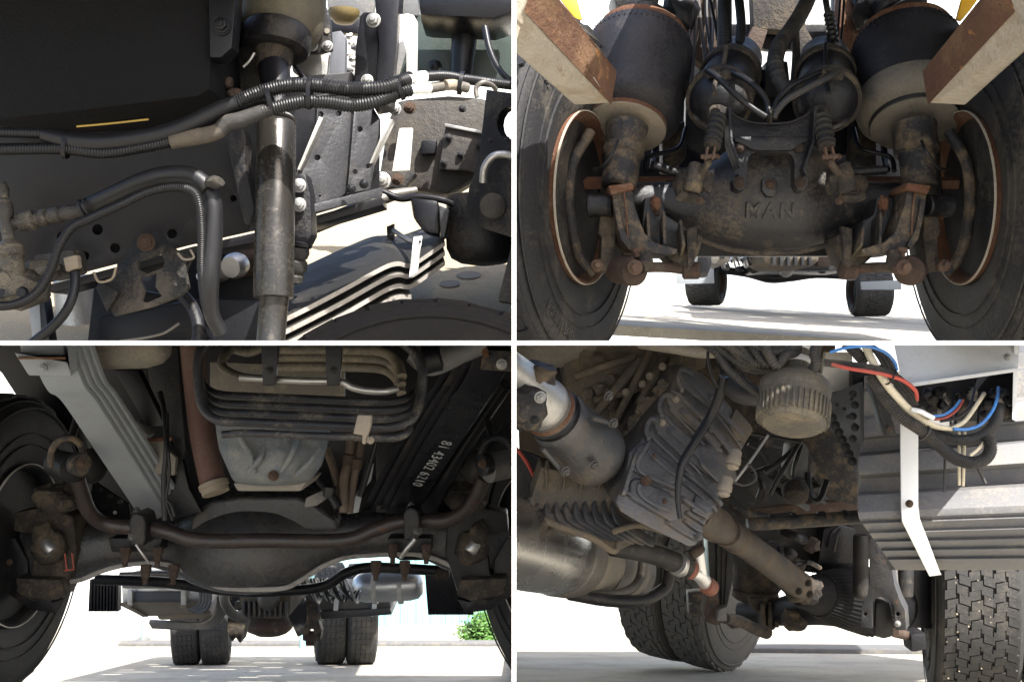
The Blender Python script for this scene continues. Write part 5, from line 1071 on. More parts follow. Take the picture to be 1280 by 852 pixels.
# ----- underside behind the axle
tr = pipe('track_rod', 'blackw', T3, [(120, 724, 5.0), (200, 727, 5.0), (290, 738, 5.0), (360, 738, 5.0), (405, 732, 5.0), (432, 716, 5.0), (458, 709, 5.0), (500, 710, 5.0), (552, 713, 5.0)], 6.5, 14)
turned('rod_end', 'castd', tr, (544, 718, 4.98), (562, 716, 4.98), [(0, 5), (.2, 8), (.7, 8), (1, 4)], 16)
fl_ = block('ribbed_mud_flap', 'black', T3, [(112, 724), (148, 722), (148, 764), (110, 764)], 6.5, .05, .004)
for k in range(9): block('flap_rib', 'black', fl_, [(113 + k * 4, 724), (115.5 + k * 4, 724), (115 + k * 4, 764), (112.5 + k * 4, 764)], 6.46, .05, .003)
block('mud_flap', 'blackc', T3, [(531, 716), (590, 700), (592, 768), (535, 768)], 6.8, .02, .004)
# silver cased tank with straps
bx = block('fuel_tank', 'alu', T3, [(150, 728), (262, 728), (262, 756), (152, 756)], 7.6, .8, .03)
MB().hexa(VP([(150, 757, 7.6), (262, 757, 7.6), (262, 752, 7.55), (150, 752, 7.55)]), VP([(178, 770, 8.3), (258, 768, 8.3), (258, 764, 8.3), (178, 764, 8.3)])).build('tank_bottom', 'dusty', bx, bevel=.01)
block('tank_top_pipe', 'tank', bx, [(150, 722), (250, 722), (258, 736), (150, 737)], 7.4, .3, .04)
block('dark_panel', 'greybl', bx, [(166, 739), (226, 739), (226, 755), (166, 755)], 7.58, .02, .004)
for x in (159, 226): block('strap', 'whited', bx, [(x, 737), (x + 6, 737), (x + 6, 757), (x, 757)], 7.54, .03, .003)
for a in (((160, 757, 7.53), (182, 769, 8.2)), ((228, 757, 7.53), (250, 766, 8.1))): MB().beam(P(*a[0]), P(*a[1]), .04, .02).build('strap', 'dusty', bx)
for k in range(4): pipe('tank_corner_rib', 'greyd', bx, [(250 + k * 4, 732, 7.5 - .02 * k), (251 + k * 4, 748, 7.5 - .02 * k), (247 + k * 4, 757 + k, 7.5 - .02 * k), (236 + k * 4, 762 + k * 1.5, 7.5 - .02 * k)], 2.2, 8)
mf = MB(); 
for k in range(4):
    mf.tube(spline(VP([(188 + k, 777 + k * 1.6, 8.4), (240, 779 + k * 1.6, 8.3), (262 + 2 * k, 775 + k * 1.5, 8.1), (272 + 3 * k, 762, 8.0), (275 + 3 * k, 740, 7.9)])), S(3.4, 8), 10)
mf.build('exhaust_guard', 'steeldk', T3)
block('silencer', 'dusty', T3, [(194, 764), (262, 760), (268, 774), (196, 776)], 8.2, .5, .05)
pipe('exhaust_bend', 'steeldk', T3, [(280, 735, 6.6), (281, 752, 6.6), (290, 766, 6.7), (302, 772, 6.8)], 6, 14)
# air tank with straps on the right
at = turned('air_tank', 'alu', T3, (440, 734, 7.0), (530, 730, 7.0), [(0, 2), (.03, 12), (.1, 17), (.2, 19), (.8, 19), (.92, 17), (.98, 11), (1, 2)], 36)
for x in (466, 498): turned('strap', 'whited', at, (x, 734, 7.0), (x + 6, 733.7, 7.0), [(0, 19.2), (0.01, 20), (.99, 20), (1, 19.2)], 36)
bt = block('battery_box', 'greyd', T3, [(398, 742), (486, 742), (490, 766), (400, 770)], 7.4, .5, .02)
for x in (418, 466): MB().hexa(VP([(x, 744, 7.36), (x + 6, 744, 7.36), (x + 4, 769, 7.36), (x - 2, 770, 7.36)]), VP([(x, 744, 7.4), (x + 6, 744, 7.4), (x + 4, 769, 7.4), (x - 2, 770, 7.4)])).build('strap', 'white', bt)
block('box_base', 'castalu', bt, [(398, 764), (488, 760), (490, 768), (402, 774)], 7.35, .5, .01)
for i, (x, y) in enumerate(((474, 750), (484, 750), (480, 744))): bolt(bt, (x, y, 7.33), 2.6, (0, -1, 0), 'zinc')
gb3 = block('gearbox', 'castalud', T3, [(298, 742), (364, 738), (362, 770), (346, 774), (306, 772), (300, 760)], 7.0, .6, .02)
for k in range(9): block('gearbox_fin', 'castalu', gb3, [(303 + k * 6.6, 752), (306 + k * 6.6, 752), (306 + k * 6.6, 771), (303 + k * 6.6, 771)], 6.96, .05, .006)
turned('gearbox_cover', 'castalu', gb3, (336, 748, 6.96), (336, 748.5, 6.9), [(0, 14), (.2, 13), (.9, 9), (1, 4)], 24)
dh = block('spring_hanger', 'blackr', T3, [(382, 738), (396, 738), (398, 776), (402, 788), (400, 800), (392, 802), (392, 786), (386, 786), (386, 802), (378, 800), (378, 786), (384, 774)], 7.2, .08, .006)
MB().lathe(P(389, 797, 7.24), (1, 0, 0), [(-.03, S(9, 7.2)), (.03, S(9, 7.2))], 20).build('hanger_bush', 'rustdk', dh)
lump('differential', 'rustdk', T3, (336, 778, 9.5), 26, .1, 4, (1.2, 1, .62))
block('rear_frame', 'blackw', T3, [(360, 740), (384, 740), (384, 790), (372, 796), (360, 770)], 8.6, .2, .01)
block('spring_shackle', 'castd', T3, [(284, 772), (296, 768), (306, 782), (300, 804), (294, 796), (290, 802), (284, 790)], 8.6, .2, .01)
for k in range(16):
    x = 372 + k * 4; pipe('cable', 'hosek' if k % 3 else 'steel', T3, [(x, 722, 6.6), (x + 6, 735 + (k % 3) * 3, 6.6), (x + 14, 744 + (k % 4) * 3, 6.7), (x + 20, 738, 6.8)], 1.5, 6)
for k in range(8): lump('underbody_fitting', ('castd', 'castalu', 'black')[k % 3], T3, (286 + k * 13, 744 + (k * 11 % 18), 8.0), 6, .5, k, (1, .8, .9), 2)
block('rear_cross_member', 'black', T3, [(268, 734), (402, 732), (402, 756), (372, 764), (300, 764), (268, 756)], 9.2, .3, .02)
pipe('front_pipe', 'steeldk', T3, [(150, 718, 5.6), (210, 717, 5.6), (262, 724, 5.6)], 3.5, 10)
# far twin tyres
for i, (x, y, dy, lab) in enumerate(((232, 770, 0, 'outer'), (268, 771, 0, 'inner'), (414, 766, 0, 'inner'), (452, 767, 0, 'outer'))):
    R = 62 if i > 1 else 57
    v = P(x, 800, 11.5).normalized(); n = Vector((-v.y, v.x, 0)) if i > 1 else Vector((v.y, -v.x, 0))
    n = (n + v * -.06).normalized()
    ww = wheel(T3, (x + (-18 if i > 1 else 18), y, 11.5), R, n, .54, 'rib', 'tyred', 'rustdk', rim_r=.52, blocks=52, rows=5, ring=None, seg=56)
# unseen pan, edge-on to the camera, added to put the axle in shade
mb = MB(); mb.hexa([Vector(q) for q in ((-3.2, 2.2, -.0045), (-.01, 2.2, -.0045), (-.01, 7.0, -.0045), (-3.2, 7.0, -.0045))], [Vector(q) for q in ((-3.2, 2.2, -.0028), (-.01, 2.2, -.0028), (-.01, 7.0, -.0028), (-3.2, 7.0, -.0028))]); mb.build('added_shade_pan', 'blackw', T3)
block('frame_web', 'black', T3, [(40, 425), (250, 425), (250, 660), (110, 660), (60, 540)], 5.2, .04, .004)
block('frame_web', 'black', T3, [(440, 560), (470, 425), (652, 425), (652, 700), (500, 700), (430, 660)], 5.2, .04, .004)
sl_ = []; rnd = random.Random(8)
for k in range(60):
    x = rnd.uniform(-2.4, -.1); y = rnd.uniform(7.4, 9.9); w_ = rnd.uniform(.04, .2); h_ = rnd.uniform(.02, .06)
    if any(abs(x - a) < .4 and abs(y - b) < .13 for a, b, *_ in sl_): continue
    sl_.append((x, y, w_, h_))
mb = MB(); mb.sheet([(-2.6, 7.05), (-.01, 7.05), (-.01, 10.2), (-2.6, 10.2)], lambda x, y: Vector((x, y, -.0045)), (0, 0, .0017), [[(a - w_, b - h_), (a + w_, b - h_ * .7), (a + w_ * .8, b + h_), (a - w_ * .9, b + h_ * .8)] for a, b, w_, h_ in sl_])
mb.build('added_dapple_floor', 'blackw', T3)  # added sheet, unseen edge-on, its slots dapple the yard behind the axle
BAY[0] = 0
for x, y, y2, d, lb in ((179, 772, 799, 17.5, 'thin teal post standing in the yard left of the twin rear tyres'), (378, 795, 812, 15.0, 'short teal post in the yard between the twin rear tyres')):
    ps = MB(); a = P(x, y2, d); ps.lathe(a, UP, [(0, .03), (.0, .045), (S(y2 - y, d), .045), (S(y2 - y, d) + .02, .03)], 10); o = thing('post', lb, 'post', a); ps.build('shaft', 'wallp', o)
    ft = MB(); ft.lathe(a - UP * .02, UP, [(0, .11), (.04, .11), (.05, .06)], 12); ft.build('foot', 'greyd', o)
kb = MB(); a, b = P(150, 809, 15.5), P(640, 812, 15.5); a.z = Z3(0, 15.5) + .03; b.z = a.z; kb.beam(a, b, .18, .08); struct(kb.build('kerb', 'greyd', None, bevel=.01))
# ----- bush
def bush(name, label, a, rx, rz, n, m, seed, cat='bush'):
    rnd = random.Random(seed); c = P(*a); rx = S(rx, a[2]); rz = S(rz, a[2]); root = thing(name, label, cat, c - UP * rz)
    mb = MB(); lv = MB()
    for k in range(26):
        th = rnd.uniform(0, 6.28); e = rnd.uniform(.1, 1.4); tip = c - UP * rz + Vector((math.cos(th) * math.cos(e) * rx, math.sin(th) * math.cos(e) * rx, math.sin(e) * rz * 1.9)) * rnd.uniform(.7, 1)
        b0 = c - UP * rz; mid = b0.lerp(tip, .5) + Vector((0, 0, .1 * rz)); mb.tube(spline([b0, mid, tip], n=3), [.02, .017, .014, .01, .008, .006, .004], 5)
        for j in range(int(n / 26)):
            p = b0.lerp(tip, rnd.uniform(.3, 1.05)) + Vector((rnd.gauss(0, .16), rnd.gauss(0, .16), rnd.gauss(0, .14))) * rx * .8
            s = rnd.uniform(.05, .1) * rx; u = Vector((rnd.gauss(0, 1), rnd.gauss(0, 1), rnd.gauss(0, .6))).normalized(); v = u.orthogonal().normalized()
            lv.add([p - u * s, p + v * s * .45 + u.cross(v) * s * .1, p + u * s, p - v * s * .45], [[0, 1, 2], [0, 2, 3]])
    mb.build('stem', 'twig', root)
    lv.build('foliage', m, root, smooth=False)['kind'] = 'stuff'
    return root
BAY[0] = 3
bush('bush', 'round green bush behind the black front tyre', (604, 788, 16.5), 34, 26, 5200, 'leaf', 3)
# ------------------------------------------------------------------ lower right: gearbox, drive shaft and the ribbed tank
BAY[0] = 4
T4 = thing('truck', 'truck underside with ribbed gearbox, drive shaft and open wiring box over a ribbed tank', 'truck', P(960, 900, 5.0), 'views under a truck')
# ----- gearbox
g4 = plane3((850, 470, 3.02), (940, 540, 2.98), (860, 680, 2.78))
gol = [(843, 470), (850, 462), (862, 460), (880, 468), (934, 532), (940, 540), (932, 556), (922, 574), (908, 600), (896, 636), (880, 658), (872, 682), (862, 684), (800, 654), (776, 640), (768, 626), (780, 606), (786, 566), (800, 552), (808, 534), (822, 510), (836, 494)]
gx = plate('gearbox', 'castalu', T4, gol, g4, .35, bevel=.012, vec=(-.1, 1, .1))
gx['label'] = 'ribbed grey gearbox casing caked with mud'
def up4(x, y, o): return g4(x, y) - g4.n * o
def rib(pts, r, o=.004, m='castalu', name='casing_rib', seg=10, flatk=1.):
    p = spline([up4(x, y, 0) for x, y in pts], n=5); w_ = S(r * 1.25, 2.9); h_ = S(r * 1.5, 2.9) + o; rg = []
    for i, q in enumerate(p):
        t_ = (p[min(i + 1, len(p) - 1)] - p[max(i - 1, 0)]).normalized(); sd = t_.cross(g4.n).normalized(); e_ = .55 if i in (0, len(p) - 1) else 1.
        rg.append([q - sd * w_ + g4.n * .01, q - sd * w_ * .62 - g4.n * h_ * e_, q + sd * w_ * .62 - g4.n * h_ * e_, q + sd * w_ + g4.n * .01])
    return MB().rings(rg).build(name, m, gx, bevel=.0015, angle=25)
for pts, r in (([(852, 468), (895, 514), (930, 548)], 4), ([(862, 484), (898, 524), (926, 560)], 2.2), ([(838, 488), (878, 527), (916, 572)], 3.4), ([(848, 512), (880, 545), (900, 570)], 4.6), ([(836, 512), (870, 548), (896, 574)], 2.4), ([(824, 518), (862, 556), (884, 584)], 2.2),
              ([(832, 536), (862, 562), (888, 590)], 4.6), ([(820, 540), (850, 568), (876, 594)], 2.2), ([(806, 540), (840, 572), (866, 596)], 2.2), ([(806, 562), (830, 586), (856, 602)], 3.2), ([(855, 592), (880, 612), (902, 632)], 3), ([(852, 602), (876, 622), (896, 640)], 2.4), ([(850, 622), (866, 634), (884, 646)], 3.6), ([(856, 640), (868, 648), (880, 656)], 2.6), ([(854, 650), (866, 660), (878, 666)], 2.6), ([(832, 652), (850, 664), (868, 674)], 2.4), ([(780, 614), (806, 632), (834, 648)], 2.6), ([(795, 566), (784, 600), (778, 620)], 3)):
    rib(pts, r)
for pd in ([(846, 468), (854, 462), (864, 463), (906, 506), (904, 514), (896, 520), (852, 486)], [(830, 498), (838, 491), (848, 491), (906, 549), (904, 556), (896, 563), (836, 514)], [(814, 526), (822, 519), (832, 520), (893, 580), (890, 588), (882, 595), (820, 544)], [(796, 560), (806, 556), (838, 582), (846, 600), (840, 610), (826, 610), (790, 590), (788, 578)], [(786, 604), (794, 599), (836, 618), (848, 634), (846, 646), (826, 648), (786, 624)]):
    o = MB(); o.sheet(pd, lambda x, y: up4(x, y, .010), (0, .07, .01)); o.build('raised_pad', 'castalu', gx, bevel=.007, segs=3)
# raised U-shaped pads with the bolts
for pts in ([(812, 552), (796, 578), (800, 592), (830, 606), (846, 612)], [(798, 604), (798, 618), (816, 632), (840, 642)], [(844, 500), (830, 496), (822, 510), (826, 524)], [(826, 532), (812, 526), (806, 540), (810, 552)], [(866, 470), (850, 464), (846, 478), (852, 492)]):
    rib(pts, 3.2, .006)
o = MB(); o.sheet([(866, 562), (890, 560), (914, 584), (920, 602), (910, 612), (892, 606), (872, 586)], lambda x, y: up4(x, y, .02), (0, .06, .02)); o.build('round_boss', 'castalu', gx, bevel=.014, segs=4)
o = MB(); o.sheet([(820, 614), (850, 626), (852, 648), (836, 654), (818, 640)], lambda x, y: up4(x, y, .012), (0, .05, 0)); o.build('cover_plate', 'castalu', gx, bevel=.006)
o = MB(); o.sheet([(868, 620), (890, 634), (884, 652), (862, 640)], lambda x, y: up4(x, y, .014), (0, .05, 0)); o.build('cover_plate', 'castalu', gx, bevel=.006)
o = MB(); o.sheet([(918, 512), (938, 534), (940, 540), (930, 556), (920, 552), (908, 532)], lambda x, y: up4(x, y, .012), (0, .06, 0)); o.build('corner_lug', 'castalud', gx, bevel=.008)
for x, y, r, m_ in ((843, 501, 5, 'dusty'), (826, 530, 5, 'dusty'), (888, 500, 6, 'castalu'), (806, 602, 7, 'rustl'), (816, 572, 4, 'rustl'), (886, 540, 4, 'castalu'), (829, 628, 3.5, 'rustl'), (872, 672, 5, 'castalu')):
    a = up4(x, y, .012); place(bolt_mesh(m_), 'bolt', gx, a, -g4.n, S(r, 2.9))
for x, y, r, s in ((818, 508, 16, 1), (806, 530, 15, 2), (838, 486, 14, 3), (794, 548, 12, 4), (780, 570, 14, 6), (776, 596, 12, 8)): lump('mud_cake', 'castalud', gx, (x - 6, y + 2, 3.05), r, .35, s, (1, .6, 1), 3)
# bell end with webs, left of the casing
be = block('bell_housing', 'castalud', T4, [(700, 431), (800, 425), (880, 425), (885, 460), (846, 470), (828, 500), (800, 548), (786, 600), (770, 640), (700, 560), (712, 520)], 3.25, .3, .02)
for a, b, r in (((800, 450), (742, 520), 6), ((812, 440), (760, 545), 5), ((830, 450), (790, 520), 6), ((790, 446), (720, 470), 5), ((745, 500), (810, 482), 5), ((770, 560), (800, 520), 6), ((760, 590), (790, 560), 5), ((775, 600), (772, 575), 4), ((848, 440), (836, 480), 8)):
    pipe('housing_web', 'castalud', be, [(a[0], a[1], 3.22), ((a[0] + b[0]) / 2, (a[1] + b[1]) / 2, 3.16), (b[0], b[1], 3.2)], r, 10)
for x, y in ((828, 458), (803, 480), (760, 494), (782, 490), (812, 470)): bolt(be, (x, y, 3.13), 5, (.2, -1, -.1), 'dusty')
for k in range(26):
    rnd = random.Random(k); lump('mud_cake', 'castalud', be, (rnd.uniform(700, 840), rnd.uniform(436, 540), 3.24), rnd.uniform(6, 15), .5, k, (1, .5, 1), 2)
# finned sump, lower left of the casing
fs = block('finned_cover', 'castalud', T4, [(676, 582), (700, 588), (780, 588), (778, 640), (800, 660), (810, 672), (770, 690), (748, 672), (690, 650), (664, 640), (664, 620)], 2.98, .25, .012)
def fin(pts, w, h, m='castalud', name='cover_fin', par=None):
    p = spline(VP(pts), n=6); w = S(w, 2.95); h = S(h, 2.95); out = Vector((-.25, -.8, -.55)).normalized(); rg = []
    for i, q in enumerate(p):
        t_ = (p[min(i + 1, len(p) - 1)] - p[max(i - 1, 0)]).normalized(); sd = t_.cross(out).normalized(); e_ = .3 if i in (0, len(p) - 1) else 1.
        rg.append([q - sd * w - out * .02, q - sd * w * .55 + out * h * e_, q + sd * w * .55 + out * h * e_, q + sd * w - out * .02])
    return MB().rings(rg).build(name, m, par or fs, bevel=.0015, angle=25)
for k in range(9):
    x = 669 + k * 12
    fin([(x, 632 - k * .6, 2.975), (x + 3, 644, 2.955), (x + 12, 651 + k * .5, 2.95), (x + 52, 669 + k * 1.6, 2.955)], 3.2, 4.5, 'castalu')
for k in range(5): fin([(682 + k * 22, 580 - k * 2, 2.985), (684 + k * 22, 598, 2.97), (682 + k * 22, 612, 2.975)], 2.2, 4)
pipe('cover_edge', 'castalud', fs, [(664, 622, 2.95), (667, 642, 2.93), (690, 654, 2.92), (740, 672, 2.92), (766, 688, 2.93), (774, 678, 2.95)], 4.5, 10)
pipe('cover_edge', 'castalud', fs, [(766, 664, 2.93), (800, 656, 2.92), (840, 668, 2.95)], 4, 10)
# ----- output flange and bright shaft at the top left
a4, b4 = (640, 468, 2.62), (752, 576, 2.95)
fl4 = turned('output_flange', 'castalu', T4, a4, b4, [(.28, 28), (.36, 35), (.40, 36), (.46, 36), (.48, 40), (.5, 41), (.56, 40), (.7, 44), (.78, 45), (.86, 47), (.9, 48), (.95, 44), (1, 36)], 44)
turned('shaft_sleeve', 'steel', fl4, a4, b4, [(-.3, 22), (-.1, 24), (.1, 30), (.2, 33), (.26, 33.5), (.3, 36), (.33, 36), (.36, 33), (.6, 33.5)], 44)
turned('seal_ring', 'rust', fl4, a4, b4, [(.37, 35.5), (.375, 37), (.395, 37), (.40, 35.5)], 44)
turned('seal_ring', 'black', fl4, a4, b4, [(.41, 36), (.42, 38.5), (.45, 38.5), (.46, 37)], 44)
lump('shaft_yoke', 'blackr', T4, (660, 508, 2.6), 30, .3, 3, (.8, 1, 1.1)); lump('shaft_yoke', 'blackr', T4, (664, 470, 2.66), 26, .35, 5, (1.2, 1, .7))
bolt(T4, (675, 496, 2.52), 8, (.3, -1, -.2), 'zinc'); bolt(T4, (668, 524, 2.5), 6, (0, -1, -.2), 'black')
for (x, y) in ((742, 580), (706, 588), (766, 528), (760, 494)): bolt(fl4, (x, y, 2.78), 7, (.5, -.8, -.5), 'castalu')
for a, b in (((700, 545), (738, 575)), ((678, 560), (706, 592)), ((716, 524), (752, 556)), ((740, 522), (768, 530))):
    pipe('flange_web', 'castalu', fl4, [(a[0], a[1], 2.72), (b[0], b[1], 2.8)], 3.4, 8)
lump('upper_housing', 'tank', T4, (690, 420, 3.3), 50, .1, 2, (1.4, .7, .8)); lump('upper_housing', 'castalud', T4, (745, 458, 3.4), 42, .2, 6, (1, .6, .8))
block('dark_recess_sheet', 'black', T4, [(660, 440), (740, 430), (750, 500), (700, 500)], 3.6, .03, .004)  # black sheet stands in for shade behind the flange
pipe('tube', 'tank', T4, [(800, 428, 3.05), (840, 434, 3.0), (880, 440, 2.98), (905, 438, 2.96)], 8, 16)
# hanging harness over the casing
pipe('cable_sleeve', 'hosek', T4, [(905, 470, 2.72), (900, 492, 2.74), (888, 520, 2.76), (870, 550, 2.74), (855, 575, 2.72), (850, 590, 2.71), (847, 620, 2.7), (850, 648, 2.69)], [6, 6.5, 6, 6, 5.5, 5, 3.5, 3], 14)
ribbed('corrugated_hose', 'hose', T4, [(880, 420, 2.6), (900, 446, 2.58), (912, 462, 2.58), (940, 486, 2.6), (952, 496, 2.62)], 6, 3)
ribbed('corrugated_hose', 'hose', T4, [(898, 424, 2.55), (925, 440, 2.52), (945, 452, 2.52), (975, 452, 2.54)], 5.5, 3)
ribbed('corrugated_hose', 'hose', T4, [(918, 420, 2.5), (944, 430, 2.48), (970, 440, 2.48), (1000, 432, 2.5)], 6, 3)
ribbed('corrugated_hose', 'hose', T4, [(1024, 424, 2.45), (1018, 440, 2.44), (1020, 455, 2.44), (1010, 470, 2.46)], 7, 3)
pipe('elbow_pipe', 'hose', T4, [(908, 476, 2.75), (925, 492, 2.7), (950, 494, 2.68), (968, 480, 2.68)], 12, 20)
pipe('steel_pipe', 'blackc', T4, [(893, 425, 2.7), (900, 445, 2.66), (907, 468, 2.64)], 6, 16)
pipe('air_hose', 'hosek', T4, [(886, 426, 2.66), (885, 450, 2.65), (892, 475, 2.66), (898, 484, 2.7)], 2, 8)
pipe('air_hose', 'hose', T4, [(930, 465, 2.6), (935, 480, 2.6), (945, 492, 2.62)], 1.5, 8)
# ----- finned air dryer
ad = turned('air_dryer', 'dustyp', T4, (990, 532, 2.45), (996, 462, 2.52), [(-.02, 20), (0, 36), (.06, 41), (.16, 43), (.5, 43), (.54, 44), (.62, 45), (.72, 44), (.8, 38), (.86, 30), (.9, 18), (1.3, 16), (1.5, 17), (1.7, 17)], 56)
p0, p1 = P(990, 532, 2.45), P(996, 462, 2.52); axd = (p1 - p0).normalized(); u = axd.orthogonal().normalized(); v = axd.cross(u); fnm = MB()
for k in range(40):
    an = 2 * math.pi * k / 40; rd = u * math.cos(an) + v * math.sin(an)
    fnm.beam(p0 + axd * .012 + rd * S(43, 2.45), p0 + axd * .064 + rd * S(43.5, 2.45), .006, .009, rd)
fnm.build('cap_fins', 'dustyp', ad, bevel=.001)['kind'] = 'stuff'
for t_ in (1.08, 1.32): turned('label_band', 'whited', ad, (990, 532, 2.45), (996, 462, 2.52), [(t_, 17), (t_ + .01, 17.6), (t_ + .1, 17.6), (t_ + .11, 17)], 40)
# ----- fittings and cables right of the casing
for (x, y, r) in ((917, 574, 9), (906, 608, 9)):
    f4 = turned('brass_union', 'dusty', T4, (x + 3, y - 12, 2.8), (x - 2, y + 12, 2.78), [(0, 6), (.1, 8), (.4, 8), (.45, r), (.7, r), (.75, 7), (.9, 8), (1, 5)], 18)
    lump('union_body', 'dusty', f4, (x, y, 2.8), 9, .3, x, (1, .8, 1), 2)
pipe('steel_rod', 'steel', T4, [(918, 602, 2.9), (938, 576, 2.92), (960, 544, 2.96)], 1.8, 8)
pipe('thin_hose', 'hose', T4, [(936, 580, 2.9), (944, 590, 2.9), (944, 600, 2.9), (930, 606, 2.9), (916, 602, 2.88)], 1.6, 8)
lump('valve', 'castd', T4, (996, 582, 3.6), 24, .3, 9, (.9, .7, .8)); vv = block('valve_body', 'greyd', T4, [(988, 556), (1002, 550), (1012, 562), (1010, 600), (992, 602), (984, 590)], 3.5, .1, .012)
turned('valve_cap', 'castd', vv, (994, 608, 3.5), (995, 625, 3.46), [(0, 15), (.3, 17), (.8, 15), (1, 8)], 24)
for pts in ([(1000, 552, 3.4), (980, 585, 3.36), (962, 618, 3.36)], [(998, 556, 3.42), (970, 580, 3.4), (956, 590, 3.4)], [(1002, 556, 3.42), (994, 580, 3.4), (992, 594, 3.44)]): pipe('air_hose', 'hosek', T4, pts, 3, 10)
pipe('air_hose', 'hosek', T4, [(1010, 590, 3.5), (1012, 620, 3.48), (1024, 624, 3.48), (1034, 600, 3.5)], 4, 10)
pipe('cable', 'hosek', T4, [(930, 540, 3.3), (955, 545, 3.3), (975, 548, 3.3), (1000, 552, 3.3)], 2.4, 8); pipe('cable', 'hosek', T4, [(935, 555, 3.4), (950, 565, 3.4), (960, 580, 3.4)], 2, 8)
# ----- dark frame behind
block('frame_web', 'blackw', T4, [(930, 520), (1110, 470), (1116, 690), (1082, 700), (1050, 720), (900, 700), (880, 660), (900, 600)], 4.6, .04, .004)
block('frame_rail', 'blackr', T4, [(986, 540), (1020, 524), (1050, 545), (1078, 610), (1070, 632), (1040, 624)], 3.7, .05, .006)
block('frame_rail', 'rustdk', T4, [(930, 636), (1074, 624), (1074, 640), (938, 656)], 3.9, .06, .006)
pipe('rusty_cross_tube', 'blackr', T4, [(934, 655, 3.3), (980, 652, 3.3), (1030, 649, 3.3), (1080, 645, 3.3)], 8.5, 20)
pipe('curved_arm', 'blackr', T4, [(905, 618, 3.5), (930, 640, 3.5), (960, 648, 3.55), (990, 646, 3.6)], 7, 12)
hp = plate('holed_plate', 'blackc', T4, [(1034, 494), (1074, 478), (1076, 560), (1070, 590), (1052, 545)], plane3((1034, 494, 3.3), (1074, 478, 3.0), (1070, 590, 3.2)), .012, [(1046, 505, 2.5), (1055, 510, 2.5), (1064, 498, 2.5), (1060, 520, 2.5), (1068, 530, 2.5), (1067, 548, 2.5)], bevel=.001)
hp.data.materials[0] = M['greybl']
for k in range(7): bolt(hp, (1040 + k * 4.2, 522 + k * 9, 3.1), 6, (-.4, -1, 0), 'black')
for k in range(5): bolt(hp, (1066 + (k % 2) * 3, 492 + k * 14, 2.98), 5, (-.4, -1, 0), 'black')
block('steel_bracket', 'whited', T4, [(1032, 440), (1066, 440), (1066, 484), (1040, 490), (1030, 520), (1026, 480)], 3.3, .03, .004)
block('steel_bracket', 'blackw', T4, [(1066, 460), (1110, 455), (1110, 482), (1066, 486)], 3.2, .04, .004)
rnd = random.Random(21)
for k in range(24):
    x0 = rnd.uniform(925, 1060); y0 = rnd.uniform(535, 640) if k < 16 else rnd.uniform(655, 720); d0 = rnd.uniform(3.75, 4.45)
    an = rnd.uniform(0, 3.14); ln = rnd.uniform(18, 50) if k < 16 else rnd.uniform(10, 24); r_ = rnd.choice((1.6, 2.2, 3, 4.5, 6))
    pts = [(x0 - math.cos(an) * ln, y0 - math.sin(an) * ln * .6, d0), (x0 + rnd.uniform(-9, 9), y0 + rnd.uniform(-9, 9), d0 - .04), (x0 + math.cos(an) * ln, y0 + math.sin(an) * ln * .6, d0 + .05)]
    pipe(('axle_hose', 'brake_rod', 'axle_hose')[k % 3], ('hosek', 'black', 'hosek', 'black', 'blackr')[k % 5], T4, pts, r_, 8, n=5)
for k in range(12): lump('axle_fitting', ('castd', 'blackw', 'castd')[k % 3], T4, (rnd.uniform(930, 1065), rnd.uniform(540, 715), 4.2), rnd.uniform(5, 11), .45, k, (1, .8, .9), 2)
for x, w_ in ((962, 7), (990, 5), (1022, 9), (1052, 6)): pipe('flaked_paint', 'blackw', T4, [(x, 653.2 - (x - 934) * .062, 3.3), (x + w_, 653 - (x + w_ - 934) * .062, 3.3)], 8.8, 20)
# ----- drive shaft
ds = pipe('drive_shaft', 'castds', T4, [(878, 646, 3.0), (905, 662, 3.15), (940, 686, 3.4), (975, 712, 3.7), (1004, 734, 3.95)], [20, 17.5, 17, 17, 17], 32)
turned('shaft_cup', 'castds', ds, (868, 640, 2.95), (902, 660, 3.12), [(0, 22), (.5, 22.5), (.85, 22.5), (.9, 20), (1, 18)], 36)
turned('shaft_collar', 'castds', ds, (908, 664, 3.15), (938, 684, 3.38), [(0, 18.4), (.06, 19.4), (.12, 18.4), (.3, 18.2), (.34, 19.6), (.44, 19.6), (.5, 18.2), (.8, 18), (.86, 19), (.92, 18)], 36)
yk = lump('universal_joint', 'castd', ds, (1004, 736, 3.95), 21, .35, 3, (1.1, 1, .9))
for x, y in ((1010, 728), (998, 738), (1012, 742)): bolt(yk, (x, y, 3.74), 5, (.4, -1, -.2), 'castd')
# ----- rear axle differential
df = turned('differential', 'blackm', T4, (1004, 740, 4.3), (1092, 752, 4.7), [(-.05, 16), (0, 20), (.12, 22), (.2, 26), (.45, 35), (.7, 42), (.95, 45), (1.2, 43), (1.4, 36)], 48)
pa, pb = P(1004, 740, 4.3), P(1092, 752, 4.7); aa = (pb - pa); LL = aa.length; aa.normalize(); u = aa.orthogonal().normalized(); v = aa.cross(u); s_ = S(1, 4.3)
for k in range(40):
    an = 2 * math.pi * k / 40; rd = u * math.cos(an) + v * math.sin(an)
    if rd.y > .35: continue
    MB().tube([pa + aa * LL * .2 + rd * 26.5 * s_, pa + aa * LL * .45 + rd * 35.5 * s_, pa + aa * LL * .95 + rd * 45.5 * s_], 1.3 * s_, 6).build('casting_fin', 'blackm', df)
block('axle_bracket', 'blackc', T4, [(1022, 705), (1030, 660), (1052, 655), (1070, 660), (1072, 705)], 4.5, .1, .01)
